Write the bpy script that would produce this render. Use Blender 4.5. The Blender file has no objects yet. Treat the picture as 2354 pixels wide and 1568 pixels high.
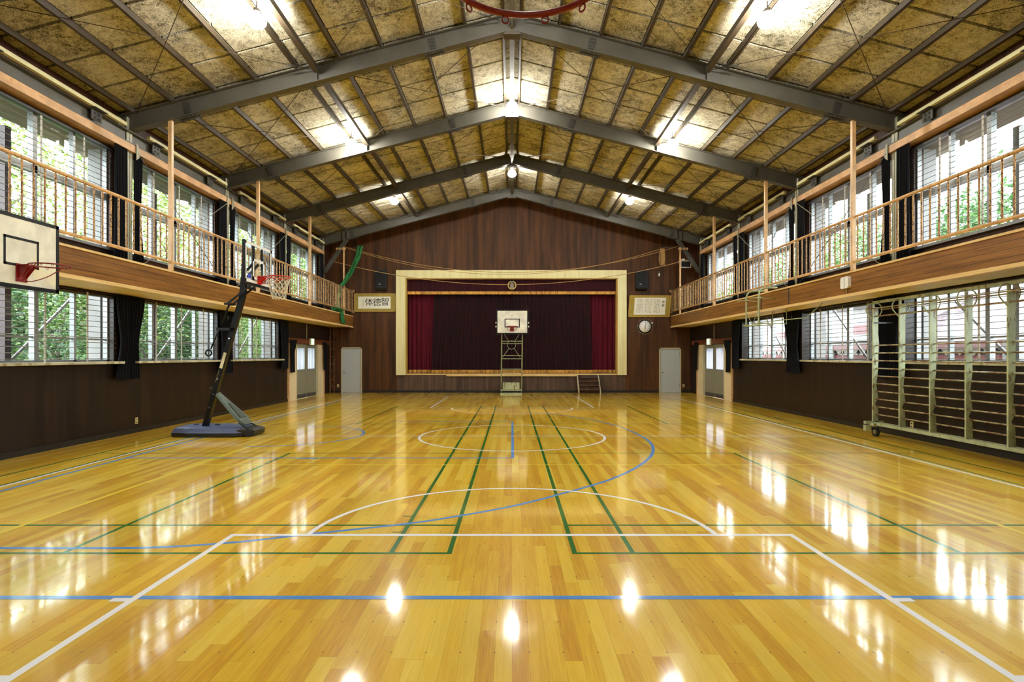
import bpy, math, random
from mathutils import Vector, Matrix
random.seed(7)
R = math.radians
SC = bpy.context.scene
COL = SC.collection

# ------------------------------------------------------------------ camera, world, exposure
H = 1.56                                   # eye height, metres
FPX = 1340.0                               # focal length in pixels of a 2354 px wide frame
cd = bpy.data.cameras.new('camera'); cam = bpy.data.objects.new('camera', cd); COL.objects.link(cam)
cam.location = (0, 0, H); cam.rotation_euler = (R(90), 0, 0)
cd.sensor_width = 36; cd.lens = 36 * FPX / 2354; cd.shift_y = 33.5 / 2354; cd.clip_end = 400; cd.clip_start = .05
SC.camera = cam
SC.view_settings.view_transform = 'Standard'; SC.view_settings.look = 'None'
SC.view_settings.gamma = 1; SC.view_settings.use_curve_mapping = False
SC.view_settings.exposure = 1.70
w = bpy.data.worlds.new('overcast_sky'); SC.world = w; w.use_nodes = True
bgn = w.node_tree.nodes['Background']; bgn.inputs[0].default_value = (.90, .95, 1.0, 1); bgn.inputs[1].default_value = 6.0
SC.cycles.use_denoising = True
SC.cycles.max_bounces = 9; SC.cycles.diffuse_bounces = 5; SC.cycles.glossy_bounces = 4
SC.cycles.transparent_max_bounces = 24; SC.cycles.sample_clamp_indirect = 6
SC.cycles.caustics_reflective = False; SC.cycles.caustics_refractive = False
LAMP_STRENGTH = 73.0
BULB_TINT = (1.0, .98, .90)

# main dimensions
YW, YB = 24.54, -2.2                        # stage wall, back wall
XL, XR, XG = -7.62, 7.50, 6.69              # lower wall faces, gallery edge
XC = 7.50                                   # column inner faces
FY = [3.59, 7.51, 11.43, 15.36, 19.29, 23.2]  # roof frames
WB, WT, UB, UT = 1.45, 2.70, 3.60, 5.52     # lower and upper window heights
# sampling portals in the window openings: they give no light, they only tell Cycles where the sky comes in
def portal(s, z0, z1):
    l = bpy.data.lights.new('window_portal', 'AREA'); l.shape = 'RECTANGLE'; l.size = 25.2; l.size_y = z1 - z0; l.cycles.is_portal = True
    o = bpy.data.objects.new('window_portal', l); COL.objects.link(o); o.location = (s * 7.9, 10.6, (z0 + z1) / 2); o.rotation_euler = (R(90), 0, R(90) * s)
for s_ in (-1, 1): portal(s_, WB, WT); portal(s_, UB, UT)
def zb(x): return 8.33 - .261 * abs(x)      # underside of the roof boards
def zr(x): return 7.90 - .261 * abs(x)      # underside of the rafters
def P(px, py, y): return Vector(((px - 1177) * y / FPX, y, H + (817.5 - py) * y / FPX))

# ------------------------------------------------------------------ materials
def lin(c):
    def f(v):
        v /= 255.
        return v / 12.92 if v <= .04045 else ((v + .055) / 1.055) ** 2.4
    return (f(c[0]), f(c[1]), f(c[2]), 1)
class NT:
    def __init__(s, name):
        s.m = bpy.data.materials.new(name); s.m.use_nodes = True; s.t = s.m.node_tree; s.n = s.t.nodes
        s.b = s.n['Principled BSDF']; s.out = s.n['Material Output']
    def add(s, typ, **kw):
        n = s.n.new(typ)
        for k, v in kw.items():
            if hasattr(n, k) and not isinstance(v, tuple): setattr(n, k, v)
        return n
    def link(s, a, b): s.t.links.new(a, b)
    def val(s, sock, v):
        if isinstance(v, (int, float)): sock.default_value = v
        elif isinstance(v, tuple): sock.default_value = v
        else: s.link(v, sock)
    def math(s, op, a, b=None, c=None):
        n = s.n.new('ShaderNodeMath'); n.operation = op
        s.val(n.inputs[0], a)
        if b is not None: s.val(n.inputs[1], b)
        if c is not None: s.val(n.inputs[2], c)
        return n.outputs[0]
    def coord(s, kind='Object'):
        if kind == 'World': return s.n.new('ShaderNodeNewGeometry').outputs['Position']
        return s.n.new('ShaderNodeTexCoord').outputs[kind]
    def mapping(s, v, scale=(1, 1, 1), rot=(0, 0, 0)):
        n = s.n.new('ShaderNodeMapping'); s.link(v, n.inputs[0]); n.inputs['Scale'].default_value = scale
        n.inputs['Rotation'].default_value = rot; return n.outputs[0]
    def noise(s, v, scale, detail=4, rough=.55, dist=0.0):
        n = s.n.new('ShaderNodeTexNoise'); s.link(v, n.inputs['Vector']); n.inputs['Scale'].default_value = scale
        n.inputs['Detail'].default_value = detail; n.inputs['Roughness'].default_value = rough; n.inputs['Distortion'].default_value = dist
        return n.outputs[0]
    def ramp(s, fac, stops):
        n = s.n.new('ShaderNodeValToRGB'); s.link(fac, n.inputs[0]); e = n.color_ramp.elements
        while len(e) < len(stops): e.new(.5)
        for i, (p, c) in enumerate(stops): e[i].position = p; e[i].color = c
        return n.outputs[0]
    def mix(s, fac, a, b, mode='MIX'):
        n = s.n.new('ShaderNodeMix'); n.data_type = 'RGBA'; n.blend_type = mode
        s.val(n.inputs[0], fac); s.val(n.inputs[6], a); s.val(n.inputs[7], b); return n.outputs[2]
    def bump(s, h, strength=.2, dist=.01):
        n = s.n.new('ShaderNodeBump'); n.inputs['Strength'].default_value = strength; n.inputs['Distance'].default_value = dist
        s.link(h, n.inputs['Height']); s.link(n.outputs[0], s.b.inputs['Normal'])
def G(v): return (v, v, v, 1)
def plain(name, c, rough=.5, metal=0., var=.12, scale=6., emit=None, spec=.5):
    t = NT(name); v = t.coord()
    n = t.noise(v, scale, 5)
    k = t.ramp(n, [(.3, G(1 - var)), (.7, G(1 + 0))])
    t.link(t.mix(1., lin(c), k, 'MULTIPLY'), t.b.inputs['Base Color'])
    t.b.inputs['Roughness'].default_value = rough; t.b.inputs['Metallic'].default_value = metal
    t.b.inputs['Specular IOR Level'].default_value = spec
    if emit:
        t.b.inputs['Emission Color'].default_value = lin(emit[0]); t.b.inputs['Emission Strength'].default_value = emit[1]
    return t.m
def rusty(name, c, c2, thr=.55, scale=22., rough=.55, stretch=(1, 1, .35)):
    t = NT(name); v = t.mapping(t.coord('World'), stretch)
    n = t.noise(v, scale, 6, .65)
    f = t.ramp(n, [(thr - .03, G(0)), (thr + .03, G(1))])
    n2 = t.noise(t.coord('World'), 3., 3)
    base = t.mix(t.ramp(n2, [(.35, G(0)), (.65, G(1))]), lin(c), lin(tuple(int(a * .86) for a in c)))
    t.link(t.mix(f, base, lin(c2)), t.b.inputs['Base Color']); t.b.inputs['Roughness'].default_value = rough
    return t.m
def woodwall(name, c1, c2, axis='x', board=None, rough=.42, grain=1., seam=.006, blotch=.5, spec=.3, vary=.35):
    """vertical or lengthwise streaks; axis = the direction across the streaks; board = (axis index, width) of board joints"""
    t = NT(name); v = t.coord('World')
    sc = {'x': (38, 38, 1.1), 'z': (1.1, 1.1, 38)}[axis]
    a = t.noise(t.mapping(v, sc), grain, 6, .7)
    b = t.noise(t.mapping(v, {'x': (4, 4, .35), 'z': (.5, .5, 6)}[axis]), 1.2, 3)
    f = t.math('MULTIPLY_ADD', b, blotch, t.math('MULTIPLY', a, 1 - blotch))
    col = t.ramp(f, [(.38, lin(c1)), (.62, lin(c2))])
    if board:
        s = t.n.new('ShaderNodeSeparateXYZ'); t.link(v, s.inputs[0])
        q = t.math('DIVIDE', s.outputs[board[0]], board[1])
        fr = t.math('FRACT', q); d = t.math('ABSOLUTE', t.math('SUBTRACT', fr, .5))
        e = t.math('GREATER_THAN', d, .5 - seam / board[1])
        wn = t.n.new('ShaderNodeTexWhiteNoise'); wn.noise_dimensions = '1D'; t.link(t.math('FLOOR', q), wn.inputs['W'])
        vv = t.math('MULTIPLY_ADD', wn.outputs['Value'], vary, 1 - vary / 2)
        col = t.mix(1., col, vv, 'MULTIPLY')
        col = t.mix(t.math('MULTIPLY', e, .75), col, lin((10, 6, 4)))
    t.link(col, t.b.inputs['Base Color']); t.b.inputs['Roughness'].default_value = rough; t.b.inputs['Specular IOR Level'].default_value = spec
    t.bump(a, .08, .004)
    return t.m
def floor_material():
    t = NT('varnished_floor_boards'); v = t.coord('World')
    s = t.n.new('ShaderNodeSeparateXYZ'); t.link(v, s.inputs[0]); X, Y = s.outputs[0], s.outputs[1]
    W, L = .0905, 1.35
    qx = t.math('DIVIDE', X, W); row = t.math('FLOOR', qx); fx = t.math('FRACT', qx)
    w1 = t.n.new('ShaderNodeTexWhiteNoise'); w1.noise_dimensions = '1D'; t.link(row, w1.inputs['W'])
    qy = t.math('ADD', t.math('DIVIDE', Y, L), t.math('MULTIPLY', w1.outputs['Value'], 7.3))
    idx = t.math('FLOOR', qy); fy = t.math('FRACT', qy)
    cb = t.n.new('ShaderNodeCombineXYZ'); t.link(row, cb.inputs[0]); t.link(idx, cb.inputs[1])
    w2 = t.n.new('ShaderNodeTexWhiteNoise'); w2.noise_dimensions = '2D'; t.link(cb.outputs[0], w2.inputs['Vector'])
    tone = w2.outputs['Value']
    # grain, shifted board by board
    sh = t.n.new('ShaderNodeVectorMath'); sh.operation = 'MULTIPLY_ADD'; t.link(w2.outputs['Color'], sh.inputs[0])
    sh.inputs[1].default_value = (3, 9, 0); t.link(v, sh.inputs[2])
    g1 = t.noise(t.mapping(sh.outputs[0], (26, 1.6, 1)), 1., 5, .6, 1.6)
    wv = t.n.new('ShaderNodeTexWave'); wv.wave_type = 'BANDS'; wv.bands_direction = 'X'
    t.link(t.mapping(sh.outputs[0], (12, .55, 1)), wv.inputs[0]); wv.inputs['Scale'].default_value = 2.2
    wv.inputs['Distortion'].default_value = 9.; wv.inputs['Detail'].default_value = 2.; wv.inputs['Detail Scale'].default_value = .9
    f = t.math('ADD', t.math('MULTIPLY', tone, .42), t.math('ADD', t.math('MULTIPLY', g1, .56), t.math('MULTIPLY', wv.outputs[0], .08)))
    col = t.ramp(f, [(.20, lin((204, 142, 18))), (.42, lin((226, 174, 32))), (.60, lin((238, 194, 52))), (.85, lin((246, 212, 86)))])
    big = t.noise(t.mapping(v, (1.1, .35, 1)), 1., 3)
    col = t.mix(1., col, t.ramp(big, [(.28, G(.78)), (.55, G(1.0))]), 'MULTIPLY')
    # joints
    dx = t.math('ABSOLUTE', t.math('SUBTRACT', fx, .5)); ex = t.math('GREATER_THAN', dx, .487)
    dy = t.math('ABSOLUTE', t.math('SUBTRACT', fy, .5)); ey = t.math('GREATER_THAN', dy, .4988)
    e = t.math('MAXIMUM', ex, ey)
    ek = t.math('MULTIPLY', e, .28)
    col = t.mix(ek, col, lin((90, 50, 12)))
    # nail heads: rows across the boards
    nx = t.math('MULTIPLY', t.math('SUBTRACT', t.math('FRACT', t.math('DIVIDE', X, W * 2)), .5), W * 2)
    ny = t.math('MULTIPLY', t.math('SUBTRACT', t.math('FRACT', t.math('DIVIDE', t.math('ADD', Y, .26), .35)), .5), .35)
    d2 = t.math('SQRT', t.math('ADD', t.math('MULTIPLY', nx, nx), t.math('MULTIPLY', ny, ny)))
    nail = t.math('LESS_THAN', d2, .005)
    col = t.mix(t.math('MULTIPLY', nail, .85), col, lin((60, 32, 12)))
    t.link(col, t.b.inputs['Base Color'])
    rn = t.noise(t.mapping(v, (3, .8, 1)), 1.3, 4)
    t.link(t.ramp(rn, [(.3, G(.045)), (.7, G(.10))]), t.b.inputs['Coat Roughness'])
    t.b.inputs['Coat Weight'].default_value = .9; t.b.inputs['Coat IOR'].default_value = 1.5; t.b.inputs['Roughness'].default_value = .34; t.b.inputs['Specular IOR Level'].default_value = .12
    hb = t.noise(t.mapping(v, (7, .9, 1)), 1., 2)
    bm = t.n.new('ShaderNodeBump'); bm.inputs['Strength'].default_value = .05; bm.inputs['Distance'].default_value = .012
    t.link(hb, bm.inputs['Height']); t.link(bm.outputs[0], t.b.inputs['Normal']); t.link(bm.outputs[0], t.b.inputs['Coat Normal'])
    return t.m
def board_material():
    """wood-wool roof boards"""
    t = NT('wood_wool_board'); v = t.coord('World')
    a = t.noise(v, 24., 6, .85, 2.2)
    b = t.noise(t.mapping(v, (1, 1, 1), (0, 0, .8)), 7., 4, .7, .8)
    c = t.noise(v, 1.3, 3)
    f = t.math('ADD', t.math('MULTIPLY', a, .62), t.math('ADD', t.math('MULTIPLY', b, .22), t.math('MULTIPLY', c, .16)))
    col = t.ramp(f, [(.41, lin((34, 31, 24))), (.46, lin((132, 125, 104))), (.505, lin((206, 199, 174))), (.60, lin((238, 233, 212)))])
    t.link(col, t.b.inputs['Base Color']); t.b.inputs['Roughness'].default_value = .95; t.b.inputs['Specular IOR Level'].default_value = .1
    t.bump(a, .7, .02)
    return t.m
def frosted_material():
    t = NT('frosted_door_glass'); tl = t.n.new('ShaderNodeBsdfTranslucent'); tl.inputs[0].default_value = (.85, .9, 1, 1)
    mx = t.n.new('ShaderNodeMixShader'); mx.inputs[0].default_value = .7; t.b.inputs['Base Color'].default_value = (.8, .84, .9, 1)
    t.link(t.b.outputs[0], mx.inputs[1]); t.link(tl.outputs[0], mx.inputs[2]); t.link(mx.outputs[0], t.out.inputs[0]); return t.m
def thin_glass(name, tint=(.93, .97, .96, 1), refl=.10):
    t = NT(name); tr = t.n.new('ShaderNodeBsdfTransparent'); tr.inputs[0].default_value = tint
    gl = t.n.new('ShaderNodeBsdfGlossy'); gl.inputs['Roughness'].default_value = .02
    fr = t.n.new('ShaderNodeLayerWeight'); fr.inputs[0].default_value = .5
    mx = t.n.new('ShaderNodeMixShader'); t.link(t.math('MULTIPLY_ADD', t.math('POWER', fr.outputs[1], 4.), .35, refl * .4), mx.inputs[0])
    t.link(tr.outputs[0], mx.inputs[1]); t.link(gl.outputs[0], mx.inputs[2]); t.link(mx.outputs[0], t.out.inputs[0])
    return t.m
def leafy(name, c1, c2, c3, trans=.35):
    t = NT(name); v = t.coord('World'); n = t.noise(v, 2.2, 4, .6); n2 = t.n.new('ShaderNodeTexWhiteNoise'); n2.noise_dimensions = '3D'
    sn = t.n.new('ShaderNodeVectorMath'); sn.operation = 'SNAP'; t.link(v, sn.inputs[0]); sn.inputs[1].default_value = (.13, .13, .13); t.link(sn.outputs[0], n2.inputs['Vector'])
    f = t.math('ADD', t.math('MULTIPLY', n, .7), t.math('MULTIPLY', n2.outputs['Value'], .3))
    col = t.ramp(f, [(.3, lin(c1)), (.5, lin(c2)), (.7, lin(c3))])
    t.link(col, t.b.inputs['Base Color']); t.b.inputs['Roughness'].default_value = .6
    tl = t.n.new('ShaderNodeBsdfTranslucent'); t.link(col, tl.inputs[0]); mx = t.n.new('ShaderNodeMixShader'); mx.inputs[0].default_value = trans
    t.link(t.b.outputs[0], mx.inputs[1]); t.link(tl.outputs[0], mx.inputs[2]); t.link(mx.outputs[0], t.out.inputs[0])
    return t.m
def cloth(name, c1, c2, scale=3.):
    t = NT(name); v = t.coord('World'); n = t.noise(t.mapping(v, (6, 6, .3)), scale, 4)
    t.link(t.ramp(n, [(.35, lin(c1)), (.65, lin(c2))]), t.b.inputs['Base Color'])
    t.b.inputs['Roughness'].default_value = .85; t.b.inputs['Specular IOR Level'].default_value = .2
    return t.m
M = dict(
    floor=floor_material(), board=board_material(),
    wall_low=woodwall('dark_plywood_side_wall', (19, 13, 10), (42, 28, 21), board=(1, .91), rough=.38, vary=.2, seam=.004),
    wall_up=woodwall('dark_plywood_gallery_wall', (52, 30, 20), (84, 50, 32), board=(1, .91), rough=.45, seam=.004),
    wall_end=woodwall('dark_plywood_end_wall', (52, 29, 12), (92, 56, 25), board=(0, .303), rough=.6, blotch=.62, vary=.14, seam=.004),
    stage_front=woodwall('worn_stage_front', (62, 47, 38), (98, 76, 62), board=(0, .10), rough=.6, seam=.004),
    fascia=woodwall('brown_fascia_boards', (106, 68, 24), (154, 105, 44), axis='z', board=(2, .107), rough=.42, seam=.004),
    gallery=plain('gallery_deck', (96, 70, 48), .6),
    pale=woodwall('pale_varnished_timber', (206, 172, 112), (228, 198, 142), axis='z', rough=.35),
    soffit=woodwall('pale_soffit_board', (206, 184, 120), (222, 204, 146), axis='z', board=(1, 1.82), rough=.5, seam=.004),
    pink=rusty('peach_painted_timber', (216, 172, 124), (192, 144, 98), .6, 14, .5, (1, .3, 1)),
    skirt=plain('black_skirting', (26, 24, 24), .4),
    steel=plain('grey_painted_steel', (90, 87, 78), .45, 0, .3, 2.5),
    steel_dk=plain('dark_grey_steel', (70, 68, 64), .5, 0, .3, 4),
    purlin=plain('brown_grey_purlin_steel', (74, 62, 46), .55, 0, .3, 3),
    column=rusty('grey_green_column_paint', (172, 170, 146), (120, 104, 66), .66, 9, .45),
    rail=rusty('tan_rail_paint_with_rust', (218, 174, 120), (112, 66, 30), .61, 40, .42),
    baluster=rusty('flaking_tan_paint_heavy_rust', (208, 162, 104), (78, 44, 20), .53, 60, .6, (1, 1, .5)),
    post=rusty('tan_post_paint', (218, 176, 124), (110, 66, 34), .68, 20, .4),
    alu=plain('aluminium_window_frame', (140, 142, 142), .35, .3, .12),
    alu_dk=plain('dark_window_track', (70, 70, 72), .45, .2),
    bars=plain('dull_steel_bars', (126, 118, 108), .5, .2, .3, 8),
    vbar=rusty('pale_flat_bar', (198, 194, 184), (140, 122, 96), .62, 18),
    sill=rusty('weathered_pale_sill', (196, 190, 160), (150, 138, 100), .55, 6),
    glass=thin_glass('window_glass', refl=.09), clear=thin_glass('clear_backboard', (.90, .93, .93, 1), .06),
    frosted=frosted_material(),
    black_cloth=cloth('black_curtain_cloth', (5, 5, 8), (10, 11, 15)),
    wine=cloth('dark_wine_curtain', (24, 9, 14), (42, 13, 20)), crimson=cloth('crimson_curtain', (66, 8, 24), (92, 14, 34)),
    valance=cloth('wine_valance', (38, 9, 17), (56, 14, 24)),
    gold=rusty('gold_fringe', (214, 158, 62), (150, 96, 30), .55, 16, .6, (1, 1, .2)),
    cream=woodwall('cream_stage_frame', (214, 206, 150), (232, 226, 178), board=None, rough=.45),
    crest_gold=plain('crest_gold', (240, 222, 120), .4), gilt=plain('gilt_frame_edge', (188, 150, 66), .4), brocade=rusty('gold_brocade', (176, 156, 70), (150, 128, 44), .5, 30, .6, (1, 1, 1)),
    paper=plain('white_paper', (232, 230, 214), .7, 0, .05), ink=plain('black_ink', (16, 16, 18), .6),
    door=plain('pale_grey_door', (176, 186, 190), .4, 0, .06, 30), door_dk=plain('warm_grey_door', (132, 130, 112), .45, 0, .1, 30), door_frame=plain('door_frame_paint', (190, 182, 150), .45),
    panel=plain('cream_side_panel', (222, 206, 168), .45, 0, .08, 2), lintel=woodwall('reddish_lintel', (84, 44, 26), (112, 62, 38), axis='z', rough=.4),
    white=plain('white_plastic', (232, 232, 228), .35, 0, .04), offwhite=rusty('aged_white_board', (232, 230, 214), (224, 216, 184), .6, 2.5, .4, (1, 1, 1)),
    black=plain('black_paint', (12, 13, 15), .4, spec=.3), black_plastic=plain('black_plastic', (24, 26, 30), .45), rubber=plain('black_rubber', (20, 20, 20), .8),
    chrome=plain('worn_chrome', (190, 190, 190), .25, 1., .1), red=plain('red_rim_paint', (196, 34, 24), .35), red_dk=plain('dark_red_rim_paint', (132, 22, 24), .38),
    cord=plain('white_net_cord', (226, 220, 200), .8), base_blue=plain('blue_black_base_plastic', (74, 84, 122), .38), cover=plain('grey_green_cover_plastic', (88, 102, 92), .5, 0, .25, 5),
    label=plain('cream_sticker', (222, 214, 178), .5), bar_green=rusty('pale_green_bar_paint', (176, 184, 146), (116, 92, 50), .60, 12, .45),
    rung=rusty('rusted_rung_paint', (170, 160, 116), (118, 78, 46), .52, 14, .45, (1, .4, 1)), frame_green=rusty('pale_green_tube_paint', (172, 182, 140), (128, 120, 76), .64, 14),
    yellow_white=plain('pale_cream_rail', (226, 222, 176), .4), rope=plain('hemp_rope', (176, 140, 82), .8), net=rusty('green_netting', (30, 132, 62), (14, 74, 34), .5, 40, .8, (1, 1, .3)),
    socket=plain('yellowed_socket_plate', (226, 208, 140), .4), exit_green=plain('green_exit_face', (40, 150, 90), .4, emit=((60, 190, 110), .35)), exit_white=plain('white_exit_face', (226, 238, 216), .4, emit=((226, 244, 210), .5)),
    ladder=rusty('rusty_ladder_paint', (150, 96, 56), (80, 46, 26), .5, 20), line_white=plain('white_court_paint', (248, 248, 250), .16, 0, .04), line_green=plain('green_court_tape', (18, 108, 28), .18, 0, .08),
    line_blue=plain('blue_court_tape', (80, 146, 222), .18, 0, .06), line_yellow=plain('yellow_court_tape', (248, 220, 66), .18, 0, .06),
    leaf_a=leafy('leaves_mid_green', (28, 54, 18), (64, 96, 34), (116, 138, 60)), leaf_b=leafy('leaves_dark_green', (20, 44, 22), (46, 78, 38), (84, 116, 62)),
    leaf_c=leafy('leaves_yellow_green', (54, 76, 28), (98, 118, 50), (146, 150, 76)), bark=plain('grey_bark', (128, 120, 108), .9, 0, .3), soil=plain('outside_ground', (92, 88, 72), .9),
    ext_white=plain('white_exterior_render', (136, 132, 130), .7), ext_brown=plain('brown_exterior_post', (64, 46, 48), .6), ext_pink=plain('pink_exterior_band', (128, 90, 92), .7), ext_red=plain('red_brick_band', (100, 42, 40), .8),
    eave=plain('beige_eave_board', (128, 118, 104), .7), window_dark=plain('dark_exterior_window', (60, 66, 74), .3), timber_out=plain('orange_timber', (120, 84, 44), .6),
)
def tile_material():
    t = NT('pinkish_roof_tiles'); v = t.coord('World'); s = t.n.new('ShaderNodeSeparateXYZ'); t.link(v, s.inputs[0])
    qy = t.math('DIVIDE', s.outputs[1], .62); qx = t.math('DIVIDE', s.outputs[0], .3)
    fx = t.math('FRACT', qx); off = t.math('MULTIPLY', t.math('FLOOR', qx), .5); fy = t.math('FRACT', t.math('ADD', qy, off))
    e = t.math('MULTIPLY', t.math('LESS_THAN', fx, .2), t.math('LESS_THAN', fy, .42))
    t.link(t.mix(e, lin((76, 62, 66)), lin((22, 14, 18))), t.b.inputs['Base Color']); t.b.inputs['Roughness'].default_value = .6
    return t.m
for k_ in ('line_white', 'line_green', 'line_blue', 'line_yellow'):
    b_ = M[k_].node_tree.nodes['Principled BSDF']; b_.inputs['Roughness'].default_value = .34; b_.inputs['Coat Weight'].default_value = .8; b_.inputs['Coat Roughness'].default_value = .10; b_.inputs['Specular IOR Level'].default_value = .1
M['tile'] = tile_material(); M['deck'] = plain('dark_joint_deck', (30, 27, 20), .9)
bulb = NT('glowing_glass_bulb'); em_ = bulb.n.new('ShaderNodeEmission'); em_.inputs[0].default_value = (*BULB_TINT, 1); em_.inputs[1].default_value = 7.
tr_ = bulb.n.new('ShaderNodeBsdfTransparent'); ad_ = bulb.n.new('ShaderNodeAddShader'); bulb.link(em_.outputs[0], ad_.inputs[0]); bulb.link(tr_.outputs[0], ad_.inputs[1]); bulb.link(ad_.outputs[0], bulb.out.inputs[0])
bulb.m.cycles.emission_sampling = 'NONE'
M['bulb'] = bulb.m

# ------------------------------------------------------------------ mesh building
class MB:
    def __init__(s): s.v = []; s.f = []; s.sm = []
    def add(s, vs, fs, smooth=False):
        o = len(s.v); s.v += [tuple(p) for p in vs]; s.f += [tuple(i + o for i in f) for f in fs]; s.sm += [smooth] * len(fs); return s
    def box(s, x0, x1, y0, y1, z0, z1):
        x0, x1 = sorted((x0, x1)); y0, y1 = sorted((y0, y1)); z0, z1 = sorted((z0, z1))
        return s.add([(x0, y0, z0), (x1, y0, z0), (x1, y1, z0), (x0, y1, z0), (x0, y0, z1), (x1, y0, z1), (x1, y1, z1), (x0, y1, z1)],
                     [(0, 3, 2, 1), (4, 5, 6, 7), (0, 1, 5, 4), (1, 2, 6, 5), (2, 3, 7, 6), (3, 0, 4, 7)])
    def bar(s, p, q, w, h, up=(0, 0, 1)):
        """box beam from p to q; w across, h along 'up'"""
        p, q, up = Vector(p), Vector(q), Vector(up); d = (q - p).normalized(); a = d.cross(up)
        if a.length < 1e-4: a = d.cross(Vector((1, 0, 0)))
        a.normalize(); b = a.cross(d).normalized(); a *= w / 2; b *= h / 2
        vs = [p - a - b, p + a - b, p + a + b, p - a + b, q - a - b, q + a - b, q + a + b, q - a + b]
        return s.add(vs, [(0, 3, 2, 1), (4, 5, 6, 7), (0, 1, 5, 4), (1, 2, 6, 5), (2, 3, 7, 6), (3, 0, 4, 7)])
    def tube(s, pts, r, n=10, closed=False, caps=True):
        pts = [Vector(p) for p in pts]; N = len(pts); rings = []; ref = None
        rr = r if isinstance(r, (list, tuple)) else [r] * N
        for i, p in enumerate(pts):
            if closed: d = pts[(i + 1) % N] - pts[i - 1]
            else: d = pts[min(i + 1, N - 1)] - pts[max(i - 1, 0)]
            d.normalize()
            if ref is None: ref = Vector((0, 0, 1)) if abs(d.z) < .9 else Vector((1, 0, 0))
            a = (ref - d * ref.dot(d)).normalized(); ref = a; b = d.cross(a)
            rings.append([p + (a * math.cos(t) + b * math.sin(t)) * rr[i] for t in (2 * math.pi * k / n for k in range(n))])
        vs = [v for g in rings for v in g]; fs = []
        for i in range(N if closed else N - 1):
            j = (i + 1) % N
            for k in range(n): fs.append((i * n + k, i * n + (k + 1) % n, j * n + (k + 1) % n, j * n + k))
        s.add(vs, fs, True)
        if caps and not closed:
            o = len(s.v) - len(vs); s.f += [tuple(o + k for k in reversed(range(n))), tuple(o + (N - 1) * n + k for k in range(n))]; s.sm += [False] * 2
        return s
    def cyl(s, p, q, r, n=16, r2=None): return s.tube([p, q], [r, r if r2 is None else r2], n)
    def ring(s, c, R_, r, ax=(0, 0, 1), n=40, m=10, a0=0, a1=2 * math.pi):
        ax = Vector(ax).normalized(); u = ax.orthogonal().normalized() if abs(ax.z) < .9 else Vector((1, 0, 0)); v = ax.cross(u); c = Vector(c)
        full = abs(a1 - a0 - 2 * math.pi) < 1e-6; K = n if full else n + 1
        return s.tube([c + (u * math.cos(t) + v * math.sin(t)) * R_ for t in (a0 + (a1 - a0) * k / n for k in range(K))], r, m, closed=full)
    def sphere(s, c, r, n=14, m=9, sx=1, sy=1, sz=1):
        vs = []; fs = []
        for i in range(m + 1):
            t = math.pi * i / m
            for k in range(n): vs.append((c[0] + sx * r * math.sin(t) * math.cos(2 * math.pi * k / n), c[1] + sy * r * math.sin(t) * math.sin(2 * math.pi * k / n), c[2] + sz * r * math.cos(t)))
        for i in range(m):
            for k in range(n): fs.append((i * n + k, (i + 1) * n + k, (i + 1) * n + (k + 1) % n, i * n + (k + 1) % n))
        return s.add(vs, fs, True)
    def lathe(s, c, prof, n=24, ax='z'):
        vs = []; fs = []
        for (r, z) in prof:
            for k in range(n):
                a = 2 * math.pi * k / n; x, y = r * math.cos(a), r * math.sin(a)
                vs.append((c[0] + x, c[1] + y, c[2] + z) if ax == 'z' else ((c[0] + x, c[1] + z, c[2] + y) if ax == 'y' else (c[0] + z, c[1] + x, c[2] + y)))
        for i in range(len(prof) - 1):
            for k in range(n): fs.append((i * n + k, i * n + (k + 1) % n, (i + 1) * n + (k + 1) % n, (i + 1) * n + k))
        return s.add(vs, fs, True)
    def prism(s, poly, a, b, ax='y'):
        """poly in the two other axes, extruded from a to b along ax"""
        def mk(u, v, t): return {'y': (u, t, v), 'x': (t, u, v), 'z': (u, v, t)}[ax]
        n = len(poly); vs = [mk(u, v, a) for u, v in poly] + [mk(u, v, b) for u, v in poly]
        return s.add(vs, [tuple(range(n)), tuple(reversed(range(n, 2 * n)))] + [(i, i + n, (i + 1) % n + n, (i + 1) % n) for i in range(n)])
    def grid(s, rows, smooth=True):
        n = len(rows[0]); vs = [p for r in rows for p in r]
        return s.add(vs, [(i * n + k, i * n + k + 1, (i + 1) * n + k + 1, (i + 1) * n + k) for i in range(len(rows) - 1) for k in range(n - 1)], smooth)
    def pleats(s, fn, n, amp, nrm, rows=10, per=8, thick=.012):
        """fn(u, v) -> point, v from top 0 to bottom 1; folded cloth with two faces"""
        nrm = Vector(nrm); K = n * per
        def P_(u, v, o): return Vector(fn(u, v)) + nrm * (amp * (.8 + .2 * v) * math.sin(2 * math.pi * (n * u + .25 * math.sin(5 * u))) + o)
        A = [[P_(k / K, i / rows, 0) for k in range(K + 1)] for i in range(rows + 1)]; B = [[P_(k / K, i / rows, -thick) for k in range(K + 1)] for i in range(rows + 1)]
        s.grid(A); s.grid([list(reversed(r)) for r in B])
        s.grid([A[0], B[0]], False); s.grid([B[-1], A[-1]], False); s.grid([[r[0] for r in B], [r[0] for r in A]], False); s.grid([[r[-1] for r in A], [r[-1] for r in B]], False)
        return s
    def build(s, name, mat, parent=None):
        me = bpy.data.meshes.new(name); me.from_pydata(s.v, [], s.f); me.materials.append(M[mat] if isinstance(mat, str) else mat)
        me.polygons.foreach_set('use_smooth', s.sm); me.update()
        o = bpy.data.objects.new(name, me); COL.objects.link(o)
        if parent is not None:
            o.parent = parent; o.matrix_parent_inverse = Matrix.Translation(-Vector(parent.location)) if parent.type == 'EMPTY' else Matrix()
        return o
def tag(o, label=None, cat=None, group=None, kind=None):
    if label: o['label'] = label
    if cat: o['category'] = cat
    if group: o['group'] = group
    if kind: o['kind'] = kind
    return o
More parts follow.
